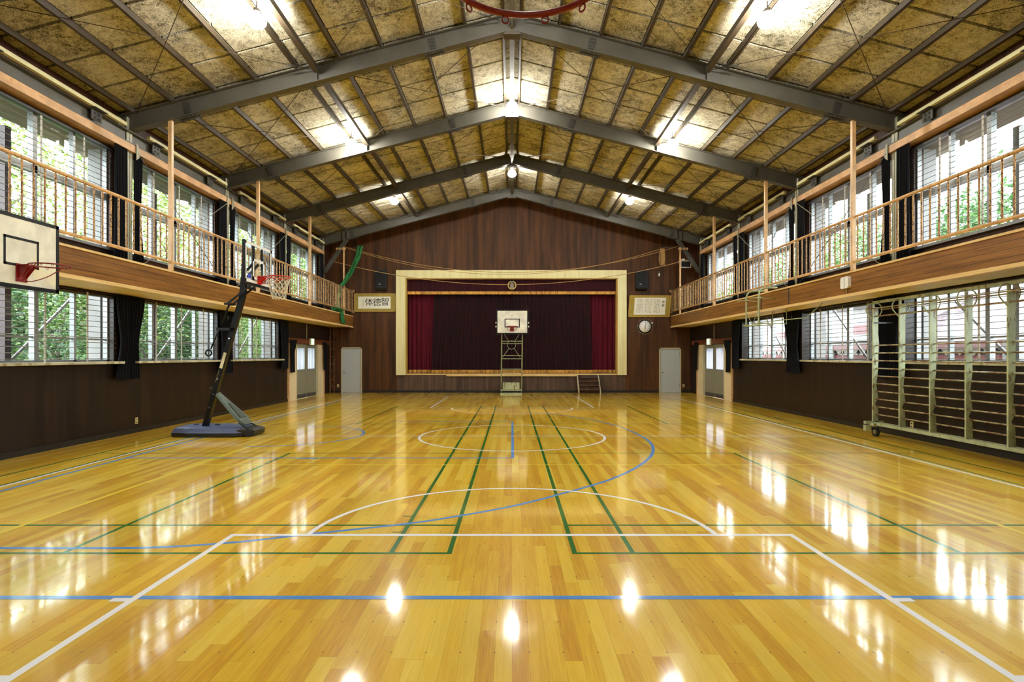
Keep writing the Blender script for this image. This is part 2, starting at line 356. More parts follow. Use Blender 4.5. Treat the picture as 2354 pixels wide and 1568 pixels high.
def empty(name, loc, label, cat, group=None, kind=None):
    o = bpy.data.objects.new(name, None); COL.objects.link(o); o.location = loc; o.empty_display_size = .1
    return tag(o, label, cat, group, kind)
def S(o, label, cat='structure'): return tag(o, label, cat, kind='structure')
def copy_tree(o, parent=None):
    c = o.copy(); COL.objects.link(c)
    if parent is not None: c.parent = parent
    for ch in list(o.children): copy_tree(ch, c)
    return c
SIDE = {-1: 'left', 1: 'right'}
ORD = ['', 'first', 'second', 'third', 'fourth', 'fifth', 'sixth', 'seventh', 'eighth', 'ninth', 'tenth', 'eleventh', 'twelfth']

# ------------------------------------------------------------------ floor and court markings
fl = MB().box(-7.95, 7.95, YB - .2, YW + .2, -.12, 0).build('floor', 'floor'); S(fl, 'glossy varnished yellow wooden gym floor with coloured court lines', 'floor')
def hline(mb, y, x0, x1, w, z):
    z += .00012; mb.add([(x0, y - w / 2, z), (x1, y - w / 2, z), (x1, y + w / 2, z), (x0, y + w / 2, z)], [(0, 1, 2, 3)])
def vline(mb, x, y0, y1, w, z): mb.add([(x - w / 2, y0, z), (x + w / 2, y0, z), (x + w / 2, y1, z), (x - w / 2, y1, z)], [(0, 1, 2, 3)])
def strip(mb, pts, w, z, closed=False):
    pts = [Vector((p[0], p[1])) for p in pts]; N = len(pts); L = []; Rr = []
    for i in range(N):
        d = (pts[(i + 1) % N] - pts[i - 1]) if closed else (pts[min(i + 1, N - 1)] - pts[max(i - 1, 0)])
        d.normalize(); n = Vector((-d.y, d.x)) * w / 2; L.append(pts[i] + n); Rr.append(pts[i] - n)
    vs = [(p.x, p.y, z) for p in L] + [(p.x, p.y, z) for p in Rr]
    mb.add(vs, [(N + i, N + (i + 1) % N, (i + 1) % N, i) for i in range(N if closed else N - 1)])
def arc(cx, cy, r, a0, a1, n=48): return [(cx + r * math.cos(R(a0 + (a1 - a0) * k / n)), cy + r * math.sin(R(a0 + (a1 - a0) * k / n))) for k in range(n + 1)]
def spline(pts, n=10):
    out = []; q = [pts[0]] + list(pts) + [pts[-1]]
    for i in range(1, len(q) - 2):
        for k in range(n):
            t = k / n; out.append(tuple(.5 * ((2 * q[i][j]) + (-q[i - 1][j] + q[i + 1][j]) * t + (2 * q[i - 1][j] - 5 * q[i][j] + 4 * q[i + 1][j] - q[i + 2][j]) * t * t + (-q[i - 1][j] + 3 * q[i][j] - 3 * q[i + 1][j] + q[i + 2][j]) * t ** 3) for j in range(len(pts[0]))))
    out.append(tuple(pts[-1])); return out
CY = 11.29
wl = MB(); z = .0013
for x in (-6.08, 6.02): vline(wl, x, .3, 22.3, .05, z)
hline(wl, 22.3, -6.1, 6.04, .05, z); hline(wl, .3, -6.1, 6.04, .05, z); hline(wl, CY, -6.05, -.5, .05, z); hline(wl, CY, -.42, 6.25, .05, z)
strip(wl, arc(0, CY, 1.775, 0, 359.99, 96), .05, z)
for fy, s_, by in ((5.066, 1, 1.4), (17.31, -1, 22.3)):
    hline(wl, fy, -2.45, 2.45, .06, z); strip(wl, arc(0, fy, 1.775, 0 if s_ > 0 else 180, 180 if s_ > 0 else 360), .05, z)
    for x in (-2.425, 2.425): vline(wl, x, min(fy, by), max(fy, by), .05, z)
for sx in (-1, 1):
    hline(wl, 3.72, sx * 2.45, sx * 2.56, .055, z); hline(wl, 2.64, sx * 2.45, sx * 2.60, .40, z)
    for yy in (18.6, 19.4, 20.2): hline(wl, yy, sx * 2.45, sx * 2.56, .06, z)
tag(wl.build('basketball_lines', 'line_white', fl), 'white painted basketball lines')
gl = MB(); z = .0005
for s_ in (-1, 1):
    for x in (.495, .955, 6.13, 6.60): vline(gl, s_ * x, 4.58, 18.02, .04, z)
    vline(gl, s_ * 3.545, 4.6, 9.32, .04, z); vline(gl, s_ * 3.545, 13.28, 18.0, .04, z)
    for yy in (4.60, 5.36, 9.32, 13.28, 17.24, 18.0): hline(gl, yy, s_ * .48, s_ * 6.62, .04, z)
for yy in (5.17 - .02, 5.66): hline(gl, yy, -1.06, -.955, .025, z)
tag(gl.build('badminton_lines', 'line_green', fl), 'green lines of two badminton courts')
yl = MB(); z = .0008
for x in (-4.50, 4.49): vline(yl, x, 2.3, 20.3, .05, z)
for yy in (2.3, 8.32, 14.29, 20.27): hline(yl, yy, -4.5, 4.49, .04, z)
tag(yl.build('volleyball_lines', 'line_yellow', fl), 'yellow volleyball lines')
bl = MB(); z = .0011
hline(bl, 3.757, -6.2, 6.2, .055, z)
big = [(-5.9, 4.72), (-4.6, 4.725), (-3.6, 4.72), (-2.89, 4.74), (-2.31, 4.87), (-1.75, 5.10), (-.99, 5.40), (-.53, 5.66), (.02, 6.05), (.55, 6.57), (1.21, 7.30), (1.80, 8.25), (2.27, 9.40), (2.50, 10.7), (2.44, 12.2), (2.22, 13.3), (1.88, 14.25), (1.45, 15.0), (.95, 15.6), (.3, 16.15), (-.5, 16.6)]
strip(bl, spline(big), .05, z)
vline(bl, -5.88, 3.76, 20.0, .05, z)
hline(bl, 8.88, -5.88, .02, .045, z); hline(bl, 13.75, -2.85, .0, .06, z); vline(bl, .01, 8.88, 13.75, .045, z)
hline(bl, 8.84, -3.25, -2.95, .06, z); hline(bl, 8.84, -2.44, -2.38, .06, z)
strip(bl, [(-4.45 + 1.5 * math.cos(R(a)), 11.45 + 1.45 * math.sin(R(a))) for a in range(-95, 100, 5)], .05, z)
tag(bl.build('blue_game_lines', 'line_blue', fl), 'blue tape lines and curves')
tag(MB().box(1.56, 1.70, 5.39, 5.47, 0, .002).build('floor_hatch', plain('pale_cover_plate', (204, 180, 110), .3), fl), 'small pale cover plate set in the floor')

# ------------------------------------------------------------------ walls
def bays():                                 # window bays between frames
    for i in range(len(FY) - 1): yield i, FY[i], FY[i + 1]
GZ0, GZ1 = 2.73, 3.23
def lower_openings(s):
    out = []
    for i, a, b in bays():
        if i == 4: continue
        out.append((a + .25, b - .28, WB, WT))
    return out
DOOR_Y = (20.55, 22.75)
def wall_with_holes(mb, xa, xb, y0, y1, z0, z1, holes):
    ys = sorted({y0, y1, *[h[0] for h in holes], *[h[1] for h in holes]})
    for a, b in zip(ys[:-1], ys[1:]):
        hs = [h for h in holes if h[0] <= a and h[1] >= b]
        if not hs: mb.box(xa, xb, a, b, z0, z1)
        else:
            h = hs[0]
            if h[2] > z0: mb.box(xa, xb, a, b, z0, h[2])
            if h[3] < z1: mb.box(xa, xb, a, b, h[3], z1)
for s in (-1, 1):
    xi = abs(XL if s < 0 else XR); nm = SIDE[s]
    root = empty('wall_' + nm, (s * xi, 11, 0), nm + ' side wall of dark brown panels below and above the gallery', 'wall', kind='structure')
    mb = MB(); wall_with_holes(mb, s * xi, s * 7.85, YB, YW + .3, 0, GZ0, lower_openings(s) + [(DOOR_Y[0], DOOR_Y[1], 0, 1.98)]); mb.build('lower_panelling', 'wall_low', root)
    mb = MB(); up = [(a + .22, b - .30, UB, UT) for i, a, b in bays()]
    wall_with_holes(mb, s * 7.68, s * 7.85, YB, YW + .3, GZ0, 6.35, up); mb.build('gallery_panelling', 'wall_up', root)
    S(MB().box(s * (xi - .02), s * (xi + .02), YB, DOOR_Y[0] - .72, 0, .10).build('baseboard_' + nm, 'skirt'), 'black skirting along the foot of the ' + nm + ' wall', 'baseboard')
    # window head trim and eaves
    S(MB().box(s * 7.44, s * 7.68, YB, 23.1, 5.56, 5.70).build('trim_1' if s < 0 else 'trim_2', 'pink'), 'peach painted timber band above the ' + nm + ' gallery windows', 'trim')
    e = MB(); e.box(s * 7.52, s * 7.54, YB, 23.1, 5.71, 5.94); e.box(s * 7.44, s * 7.62, YB, 23.1, 5.93, 5.945); e.box(s * 7.44, s * 7.62, YB, 23.1, 5.705, 5.72)
    tag(e.build('eaves_beam', 'steel'), 'long grey steel beam under the eaves of the ' + nm + ' wall', 'beam')
# end wall with the stage opening and two doors
SX0, SX1, SZ0, SZ1 = -4.47, 4.43, .80, 4.80
mb = MB()
def gable(mb, y0, y1, holes):
    xs = sorted({-7.95, 7.95, 0., *[h[0] for h in holes], *[h[1] for h in holes]})
    for a, b in zip(xs[:-1], xs[1:]):
        hs = [h for h in holes if h[0] <= a and h[1] >= b]
        z0 = 0
        if hs:
            if hs[0][2] > 0: mb.box(a, b, y0, y1, 0, hs[0][2])
            z0 = hs[0][3]
        mb.prism([(a, z0), (b, z0), (b, zb(b) + .12), (a, zb(a) + .12)], y0, y1, 'y')
doors_end = [(-7.14, -6.36, 0, 1.86), (6.24, 7.06, 0, 1.84)]
gable(mb, YW, YW + .2, [(SX0, SX1, SZ0, SZ1)] + doors_end)
S(mb.build('wall_front', 'wall_end'), 'tall dark brown panelled gable wall around the stage', 'wall')
mb = MB(); gable(mb, YB - .2, YB, []); S(mb.build('wall_back', 'wall_end'), 'dark brown gable wall behind the camera', 'wall')
sf = MB().box(SX0 - .35, SX1 + .35, YW - .012, YW, .10, .74).build('trim_3', 'stage_front'); S(sf, 'worn grey-brown boarded front below the stage', 'trim')
for n, (a, b) in enumerate([(-7.62, -7.18), (-6.30, 1.0 - .0), (1.0, 2.7), (3.72, 6.18), (7.10, 7.5)]):
    S(MB().box(a, b, YW - .02, YW + .01, 0, .10).build('baseboard_front', 'skirt'), 'black skirting at the foot of the stage wall, %s piece from the left' % ORD[n + 1], 'baseboard')
# stage recess
st = MB(); st.box(SX0 - .6, SX1 + .6, YW + .2, YW + 4, SZ0 - .1, SZ0); st.box(SX0 - .6, SX1 + .6, YW + 4, YW + 4.1, SZ0, SZ1 + .8); st.box(SX0 - .7, SX0 - .6, YW + .2, YW + 4, SZ0, SZ1 + .8)
st.box(SX1 + .6, SX1 + .7, YW + .2, YW + 4, SZ0, SZ1 + .8); st.box(SX0 - .6, SX1 + .6, YW + .2, YW + 4, SZ1 + .8, SZ1 + .9)
S(st.build('stage_recess', 'wall_end'), 'raised stage box behind the closed curtain', 'stage')
# roof boards
cl = MB(); gap = .016; gy = .032; th = .05
xs = [0.0] + [.90 + .8165 * k for k in range(0, 9)]; xs[-1] = 7.92
ys = []; y = 8.72 - .905 * 13
while y < YW: ys.append(y); y += .905
ys = [v for v in ys if v > YB - 1]
for s in (-1, 1):
    for a, b in zip(xs[:-1], xs[1:]):
        for y0 in ys:
            y1 = min(y0 + .905, YW + .1); y0c = max(y0, YB - .1)
            if y1 <= y0c: continue
            a2, b2 = (a + gap / 2) * s, (b - gap / 2) * s
            cl.add([(a2, y0c + gy, zb(a2)), (b2, y0c + gy, zb(b2)), (b2, y1 - gy, zb(b2)), (a2, y1 - gy, zb(a2))], [(0, 1, 2, 3) if s < 0 else (3, 2, 1, 0)])
            cl.add([(a2, y0c + gy, zb(a2)), (a2, y0c + gy, zb(a2) + th), (b2, y0c + gy, zb(b2) + th), (b2, y0c + gy, zb(b2))], [(0, 1, 2, 3)])
            cl.add([(a2, y1 - gy, zb(a2)), (b2, y1 - gy, zb(b2)), (b2, y1 - gy, zb(b2) + th), (a2, y1 - gy, zb(a2) + th)], [(0, 1, 2, 3)])
ceil = cl.build('ceiling', 'board'); S(ceil, 'sloping roof lined with straw-coloured wood-wool boards', 'ceiling')
rf = MB()
for s in (-1, 1):
    rf.prism([(0, zb(0) + th), (s * 9.0, zb(9.0) + th), (s * 9.0, zb(9.0) + th + .1), (0, zb(0) + th + .1)], YB - .4, YW + .6, 'y')
tag(rf.build('roof_deck', 'deck', ceil), 'dark roof deck seen in the joints')
for s in (-1, 1): S(MB().box(s * 7.85, s * 8.45, YB - .4, YW + .6, 5.50, 5.56).build('trim_4' if s < 0 else 'trim_5', 'eave'), 'beige outside eaves board seen through the tops of the ' + SIDE[s] + ' windows', 'trim')

# ------------------------------------------------------------------ windows
def window(s, a, b, z0, z1, upper, idx, where):
    xo = s * 7.76; xg = 7.60 if not upper else 7.64
    r = empty('window_%d' % idx, (xo, (a + b) / 2, z0), where, 'window', kind='structure')
    f = MB(); t = .035
    f.box(xo - .04, xo + .04, a, a + t, z0, z1); f.box(xo - .04, xo + .04, b - t, b, z0, z1); f.box(xo - .04, xo + .04, a, b, z0, z0 + t); f.box(xo - .04, xo + .04, a, b, z1 - t, z1)
    mid = (a + b) / 2; q = (b - a) / 4
    f.box(xo - .045, xo + .045, mid - .045, mid + .045, z0, z1)
    for yy in (mid - q, mid + q): f.box(xo - .04, xo + .04, yy - .028, yy + .028, z0, z1)
    if upper: f.box(xo - .045, xo + .045, a, b, 4.52, 4.64)
    else: f.box(xo - .02, xo + .02, a, b, 1.845, 1.875)
    f.build('window_frame', 'alu', r)
    tr = MB(); tr.box(xo - .05 * s, s * 7.62, a, b, z1 - .05, z1 - .012); tr.build('window_track', 'alu_dk', r)
    xx = sorted((xo - .004, xo + .004))
    for (ya, yb) in ((a + t, mid - q - .028), (mid - q + .028, mid - .045), (mid + .045, mid + q - .028), (mid + q + .028, b - t)):
        zs = [(z0 + t, z1 - t)] if not upper else [(z0 + t, 4.52), (4.64, z1 - t)]
        for (za, zc) in zs: MB().box(xx[0], xx[1], ya, yb, za, zc).build('pane', 'glass', r)
    g = MB(); nb = int((z1 - z0 - .1) / .097)
    for k in range(nb + 1): zz = z0 + .055 + k * .097; g.tube([(s * xg, a - .02, zz), (s * xg, b + .02, zz)], .0052, 6)
    g.build('guard_bars', 'bars', r)
    for yy in (mid - 1.42, mid - .95, mid, mid + .95, mid + 1.42)[1:4]:
        MB().box(s * (xg + .004), s * (xg + .010), yy + .02, yy + .06, z0, z1).build('flat_bar', 'vbar', r)
    si = MB(); si.box(s * (7.44 if not upper else 7.60), s * 7.80, a - .06, b + .06, z0 - .045, z0 - .002); si.build('window_sill', 'sill' if not upper else 'alu', r)
n = 1
for s in (-1, 1):
    for i, a, b in bays():
        pos = {0: 'beside the camera', 1: 'nearest', 2: 'second', 3: 'third', 4: 'farthest'}[i]
        if i < 4:
            window(s, a + .25, b - .28, WB, WT, False, n, 'barred %s window below the %s gallery, %s' % ('sliding', SIDE[s], {0: 'beside the camera', 1: 'the nearest one in view', 2: 'the middle one in view', 3: 'the farthest, next to the door'}[i])); n += 1
        window(s, a + .22, b - .30, UB, UT, True, n, 'tall barred window above the %s gallery, %s' % (SIDE[s], {0: 'beside the camera', 1: 'nearest of the four in view', 2: 'second nearest of the four in view', 3: 'third of the four in view', 4: 'farthest, next to the stage wall'}[i])); n += 1

# ------------------------------------------------------------------ galleries
for s in (-1, 1):
    nm = SIDE[s]
    g = empty('gallery', (s * XG, 11, GZ0), 'narrow %s side gallery with brown boarded fascia and pale edges' % nm, 'gallery', kind='structure')
    MB().box(s * (XG + .02), s * 7.75, YB, YW, GZ0 + .07, GZ1 - .03).build('gallery_floor', 'gallery', g)
    MB().box(s * (XG + .0), s * (XG + .02), YB, YW, GZ0 + .06, GZ1 - .035).build('fascia', 'fascia', g)
    MB().box(s * (XG - .02), s * (XG + .07), YB, YW, GZ1 - .035, GZ1).build('top_edge', 'pale', g)
    MB().box(s * (XG - .015), s * (XG + .06), YB, YW, GZ0, GZ0 + .06).build('bottom_edge', 'pale', g)
    MB().box(s * (XG + .06), s * (7.62), YB, YW, GZ0 + .02, GZ0 + .07).build('soffit', 'soffit', g)
    # railing
    r = empty('gallery_railing', (s * XG, 11, GZ1), 'rusty tan tube railing along the edge of the %s gallery' % nm, 'railing')
    MB().tube([(s * XG, -1.9, 4.27), (s * XG, YW - .02, 4.27)], .029, 12).build('top_rail', 'rail', r)
    MB().tube([(s * XG, -1.9, 3.40), (s * XG, YW - .02, 3.40)], .029, 12).build('bottom_rail', 'rail', r)
    for zz in (4.27, 3.40): MB().box(s * (XG - .05), s * (XG + .05), YW - .03, YW, zz - .05, zz + .05).build('end_plate', 'rail', r)
    posts = FY
    k = 0; first = None; yy = 7.76 - .196 * 8
    while yy < YW - .1:
        if all(abs(yy - p) > .07 for p in posts):
            if first is None:
                first = MB().tube([(s * XG, yy, 3.41), (s * XG, yy, 4.26)], .0155, 8, caps=False).build('baluster', 'baluster', r); y00 = yy
            else:
                c = first.copy(); COL.objects.link(c); c.location = (0, yy - y00, 0)
            k += 1
        yy += .196
    for j, yp in enumerate(posts):
        top = zr(XG) + .01 if j < 5 else 5.88
        who = {0: 'behind the camera', 1: 'beside the camera', 2: 'nearest in view', 3: 'second nearest', 4: 'third nearest', 5: 'farthest and rustiest'}[j]
        w_ = .036 if j < 5 else .028
        p = MB().box(s * XG - w_, s * XG + w_, yp - w_, yp + w_, GZ1 + .0, top)
        p.build('roof_post', 'post' if j < 5 else 'rail', r)

# ------------------------------------------------------------------ roof steel
def ibeam(mb, p, q, depth, width, tf=.014, tw=.010, up=(0, 0, 1)):
    """H section; p-q is the centre line of the underside; depth measured along up"""
    p, q, up = Vector(p), Vector(q), Vector(up)
    d = (q - p).normalized(); a = d.cross(up).normalized(); n_ = a.cross(d).normalized()
    if n_.dot(up) < 0: n_ = -n_
    mb.bar(p + n_ * tf / 2, q + n_ * tf / 2, width, tf, n_); mb.bar(p + n_ * (depth - tf / 2), q + n_ * (depth - tf / 2), width, tf, n_)
    mb.bar(p + n_ * depth / 2, q + n_ * depth / 2, tw, depth - 2 * tf, n_)
FN = {0: 'first, behind the view', 1: 'overhead, only its bolted joints in view', 2: 'nearest one fully in view', 3: 'second fully in view', 4: 'third fully in view', 5: 'against the stage wall, with knee braces'}
for j, yf in enumerate(FY):
    r = empty('roof_frame', (0, yf, 0), 'grey steel portal frame under the roof, ' + FN[j], 'roof frame', 'steel roof frames')
    for s in (-1, 1):
        b = MB(); ibeam(b, (0, yf, zr(0)), (s * 7.62, yf, zr(7.62)), .335, .175); b.build('rafter', 'steel', r)
        c = MB(); zt = zr(7.6) + .30
        for xx in (XC, XC + .17 - .012): c.box(s * xx, s * (xx + .012), yf - .085, yf + .085, GZ1 - .02, zt)
        c.box(s * XC, s * (XC + .17), yf - .006, yf + .006, GZ1 - .02, zt); c.build('column', 'column', r)
        # bolted splices
        for xj in (1.52, 6.33):
            bp = MB(); u = Vector((s, 0, -.261)).normalized(); nrm = Vector((s * .261, 0, 1)).normalized(); c0 = Vector((s * xj, yf, zr(xj)))
            for sgn in (-1, 1):
                bp.bar(c0 - u * .2 + Vector((0, sgn * .055, -.006)), c0 + u * .2 + Vector((0, sgn * .055, -.006)), .06, .012, nrm)
                for k in range(9):
                    q = c0 + u * (-.18 + .045 * k) + Vector((0, sgn * .055, 0)); bp.cyl(q - nrm * .012, q - nrm * .040, .013, 6)
                for k in range(4):
                    for m_ in (-.03, .03):
                        q = c0 + u * m_ + nrm * (.07 + .065 * k) + Vector((0, -.006 if sgn < 0 else .006, 0)); bp.cyl(q, q + Vector((0, sgn * .022, 0)), .013, 6)
                q0 = c0 + nrm * .165 + Vector((0, sgn * .009, 0)); bp.bar(q0 - u * .07, q0 + u * .07, .008, .25, nrm)
                for k in range(9):
                    q = c0 + u * (-.18 + .045 * k) + Vector((0, sgn * .055, 0)) + nrm * .337; bp.cyl(q, q + nrm * .028, .013, 6)
            bp.build('bolted_splice', 'steel_dk', r)
        if j == 5:
            k_ = MB(); ibeam(k_, (s * 7.50, yf, 4.92), (s * 6.62, yf, 6.22), .12, .15, up=(-s, 0, .4)); k_.build('knee_brace', 'steel', r)
            MB().box(s * 6.62, s * 7.0, yf - .03, yf + .03, 5.77, 5.85).build('tie_bar', 'post', r)
            for xx in (6.55, 6.72): MB().box(s * xx, s * (xx + .012), yf - .085, yf + .085, zr(xx) + .012, zr(xx) + .32).build('stiffener', 'steel', r)
        else:
            MB().box(s * 3.80, s * 3.812, yf - .085, yf + .085, zr(3.8) + .012, zr(3.8) + .32).build('stiffener', 'steel', r)
    pk = MB(); pk.prism([(-.17, zr(.17) - .02), (-.02, zr(0) - .005), (.02, zr(0) - .005), (.17, zr(.17) - .02), (.17, zr(.17) - .045), (-.17, zr(.17) - .045)], yf - .1, yf + .1, 'y'); pk.build('ridge_plate', 'purlin', r)
# purlins
PX = [.15] + [.90 + .8165 * k for k in range(8)] + [7.43]
PX = [.15, .90, 1.72, 2.54, 3.36, 4.18, 5.00, 5.80, 6.62, 7.40]
for s in (-1, 1):
    for k, x in enumerate(PX):
        m_ = MB(); u = .261 * s; zt = zb(x) - .001; w_, d_ = .05, .098
        m_.box(s * x - .004, s * x + .004, YB, YW, zt - d_, zt); m_.box(s * x - .004, s * x + w_ * (1 if s > 0 else -1), YB, YW, zt - d_, zt - d_ + .006)
        tag(m_.build('roof_purlin', 'purlin'), 'thin steel purlin under the roof boards, %s one %s of the ridge' % (ORD[k + 1], SIDE[s]), 'purlin', 'roof purlins')
    b = MB(); zt = zr(3.8) + .335 - .01
    for ya, yb_ in zip(FY[:-1], FY[1:]): b.box(s * 3.80 - .05, s * 3.80 + .05, ya + .09, yb_ - .09, zt - .17, zt - .158); b.box(s * 3.80 - .004, s * 3.80 + .004, ya + .09, yb_ - .09, zt - .158, zt)
    tag(b.build('tie_beam', 'purlin'), 'heavier steel tie beam running lengthwise halfway up the %s roof slope' % SIDE[s], 'beam')
b = MB()
for ya, yb_ in zip(FY[:-1], FY[1:]): b.box(-.05, .05, ya + .1, yb_ - .1, 7.98, 7.99); b.box(-.004, .004, ya + .1, yb_ - .1, 7.99, 8.25)
tag(b.build('ridge_beam', 'steel'), 'steel ridge beam running lengthwise along the roof peak', 'beam')
# cross bracing in the roof
def rod(mb, p, q, r=.007): mb.tube([p, q], r, 6)
for j in range(1, 5):
    ya, yb_ = FY[j] + .1, FY[j + 1] - .1
    for s in (-1, 1):
        for (xa, xb, nm2) in ((.25, 3.7, 'upper'), (3.9, 7.3, 'lower')):
            r = empty('cross_brace', (s * (xa + xb) / 2, (ya + yb_) / 2, zr(xa)), 'crossed steel rods on the %s half of the %s roof slope, %s bay from stage' % (nm2, SIDE[s], ORD[5 - j]), 'brace', 'roof cross bracing')
            zo = .27
            A, B, C_, D = (s * xa, ya, zr(xa) + zo), (s * xb, yb_, zr(xb) + zo), (s * xb, ya, zr(xb) + zo), (s * xa, yb_, zr(xa) + zo - .03)
            m1 = MB(); rod(m1, A, B); m1.build('rod', 'purlin', r); m2 = MB(); rod(m2, C_, D); m2.build('rod', 'purlin', r)
            for (p, q) in ((A, B), (C_, D)):
                p, q = Vector(p), Vector(q); MB().tube([p.lerp(q, .90), p.lerp(q, .945)], .016, 6).build('turnbuckle', 'steel_dk', r)
# crossed rods in front of the gallery windows
for j in (2, 3):
    for s in (-1, 1):
        ya, yb_ = FY[j], FY[j + 1]; x = s * 7.42
        r = empty('wall_brace', (x, (ya + yb_) / 2, GZ1), 'thin crossed steel rods before the %s gallery windows, %s bay' % (SIDE[s], 'nearer' if j == 2 else 'farther'), 'brace', 'gallery wall bracing')
        m1 = MB(); rod(m1, (x, ya + .16, 5.55), (x, yb_ - .1, 3.28), .009); m1.build('rod', 'steel', r)
        m1 = MB(); rod(m1, (x - s * .02, yb_ - .16, 5.55), (x - s * .02, ya + .1, 3.28), .009); m1.build('rod', 'column', r)
        for yy, d in ((ya, 1), (yb_, -1)):
            pl = [(yy + .085 * d, 5.76), (yy + .14 * d, 5.72), (yy + .20 * d, 5.56), (yy + .16 * d, 5.48), (yy + .085 * d, 5.42)]
            gp = MB(); gp.prism(pl, x - .006, x + .006, 'x'); gp.cyl((x - .02, yy + .155 * d, 5.56), (x + .02, yy + .155 * d, 5.56), .018, 8)
            gp.build('gusset_plate', 'column', r)
        MB().tube([(x, ya + .32, 3.41), (x, ya + .22, 3.345)], .018, 8).build('turnbuckle', 'white', r)
# pale rails on the eaves beam
for s in (-1, 1):
    for j in range(1, 5):
        r = empty('eaves_rail', (s * 7.40, FY[j] + .2, 5.95), 'long cream batten above the %s eaves beam, %s bay from the stage' % (SIDE[s], ORD[5 - j]), 'batten', 'cream eaves battens')
        MB().box(s * 7.36, s * 7.43, FY[j] + .42, FY[j + 1] - .28, 5.955, 6.02).build('batten', 'yellow_white', r)
        for yy in (FY[j] + .75, FY[j + 1] - 1.0):
            bk = MB(); bk.box(s * 7.34, s * 7.52, yy - .16, yy + .16, 5.945, 5.957); bk.box(s * 7.43, s * 7.445, yy - .13, yy + .13, 5.76, 5.945)
            for a_ in (-.05, .05):
                for z_ in (5.80, 5.88): bk.cyl((s * 7.43, yy + a_, z_), (s * 7.405, yy + a_, z_), .015, 6)
            bk.build('bracket', 'steel_dk', r)

# ------------------------------------------------------------------ lamps
LY = [3.9, 9.34, 14.84, 20.28]
def lamp(x, y, label):
    z = (7.88 if x == 0 else 6.925)
    r = empty('high_bay_lamp', (x, y, z), label, 'lamp', 'bright roof lamps')
    MB().sphere((x, y, z), .15, 24, 14, sz=.75).build('bulb', 'bulb', r)
    l = bpy.data.lights.new('lamp_light', 'POINT'); l.energy = LAMP_STRENGTH * math.pi * 4 * math.pi * .15 ** 2 * .9; l.shadow_soft_size = .13; l.color = BULB_TINT
    lo = bpy.data.objects.new('lamp_light', l); COL.objects.link(lo); lo.parent = r
    c = MB(); c.cyl((x, y, z + .10), (x, y, z + .19), .05, 16); c.cyl((x, y, z + .19), (x, y, zb(x) - .02), .012, 8); c.build('lamp_holder', 'steel_dk', r)
    MB().ring((x, y, z + .10), .12, .006, n=24, m=6).build('guard_ring', 'chrome', r)
for j, y in enumerate(LY):
    for x in (-4.09, 0, 4.09):
        if j == 0: lb = 'glowing white roof lamp behind the view, %s' % ('under the ridge' if x == 0 else 'under the %s roof slope' % SIDE[int(math.copysign(1, x))])
        else:
            row = {1: 'nearest row', 2: 'second row', 3: 'farthest row'}[j]
            lb = 'glowing white lamp under the %s, %s of lamps from the camera' % ('ridge' if x == 0 else SIDE[int(math.copysign(1, x))] + ' roof slope', row)
        lamp(x, y, lb)

# ------------------------------------------------------------------ curtains of the windows
def side_curtain(name, s, x, y0t, y1t, y0m, y1m, y0b, y1b, zt, zm, zbm, label, group, n=5):
    m_ = MB()
    def fn(u, v):
        z_ = zt + (zbm - zt) * v; vm = (zt - zm) / (zt - zbm)
        if v < vm: k = v / vm; k = k * k * (3 - 2 * k); a = y0t + (y0m - y0t) * k; b = y1t + (y1m - y1t) * k
        else: k = (v - vm) / (1 - vm); a = y0m + (y0b - y0m) * k; b = y1m + (y1b - y1m) * k
        return (x, a + (b - a) * u, z_)
    m_.pleats(fn, n, .028, (-s, 0, 0), 14, 8)
    return tag(m_.build(name, 'black_cloth'), label, 'curtain', group)
for s in (-1, 1):
    for j in (1, 2, 3, 4, 5):
        yf = FY[j]; nm = SIDE[s]; pos = {1: 'beside the camera', 2: 'at the nearest column', 3: 'at the second column', 4: 'at the third column', 5: 'at the far corner'}[j]
        # gallery level
        side_curtain('gallery_curtain', s, s * 7.47, yf - .46, yf - .10, yf - .46, yf - .10, yf - .50, yf - .10, 5.56, 4.4, 3.30, 'black curtain on the %s gallery, near side of the steel %s' % (nm, pos.replace('at the ', '')), 'black gallery curtains')
        if j < 5:
            side_curtain('gallery_curtain', s, s * 7.47, yf + .10, yf + .36, yf + .10, yf + .30, yf + .10, yf + .42, 5.56, 4.3, 3.30, 'black curtain on the %s gallery, stage side of the steel %s' % (nm, pos.replace('at the ', '')), 'black gallery curtains', 4)
        # floor level
        if j < 4:
            xi = abs(XL if s < 0 else XR) - .10
            side_curtain('window_curtain', s, s * xi, yf - .34, yf + .06, yf - .22, yf + .06, yf - .38, yf + .04, 2.72, 1.75, 1.10, 'black tied curtain between lower %s windows, near half %s' % (nm, pos), 'black lower curtains')
            side_curtain('window_curtain', s, s * xi, yf + .10, yf + .52, yf + .08, yf + .30, yf + .06, yf + .34, 2.72, 1.75, 1.10, 'black tied curtain between lower %s windows, stage half %s' % (nm, pos), 'black lower curtains')
    xi = abs(XL if s < 0 else XR) - .10
    side_curtain('window_curtain', s, s * xi, 18.95, 19.62, 19.08, 19.62, 18.98, 19.60, 2.72, 1.6, 1.12, 'wide black curtain between the farthest lower %s window and the door' % SIDE[s], 'black lower curtains', 6)
    side_curtain('door_curtain', s, s * (xi - .02), 19.78, 20.35, 19.80, 20.10, 19.80, 20.12, 2.10, 1.6, .98, 'short black curtain hanging at the near jamb of the %s side door' % SIDE[s], 'black door curtains', 4)
    side_curtain('door_curtain', s, s * (xi - .02), 23.25, 23.60, 23.30, 23.60, 23.30, 23.60, 2.10, 1.6, .98, 'short black curtain hanging at the stage side of the %s side door' % SIDE[s], 'black door curtains', 3)

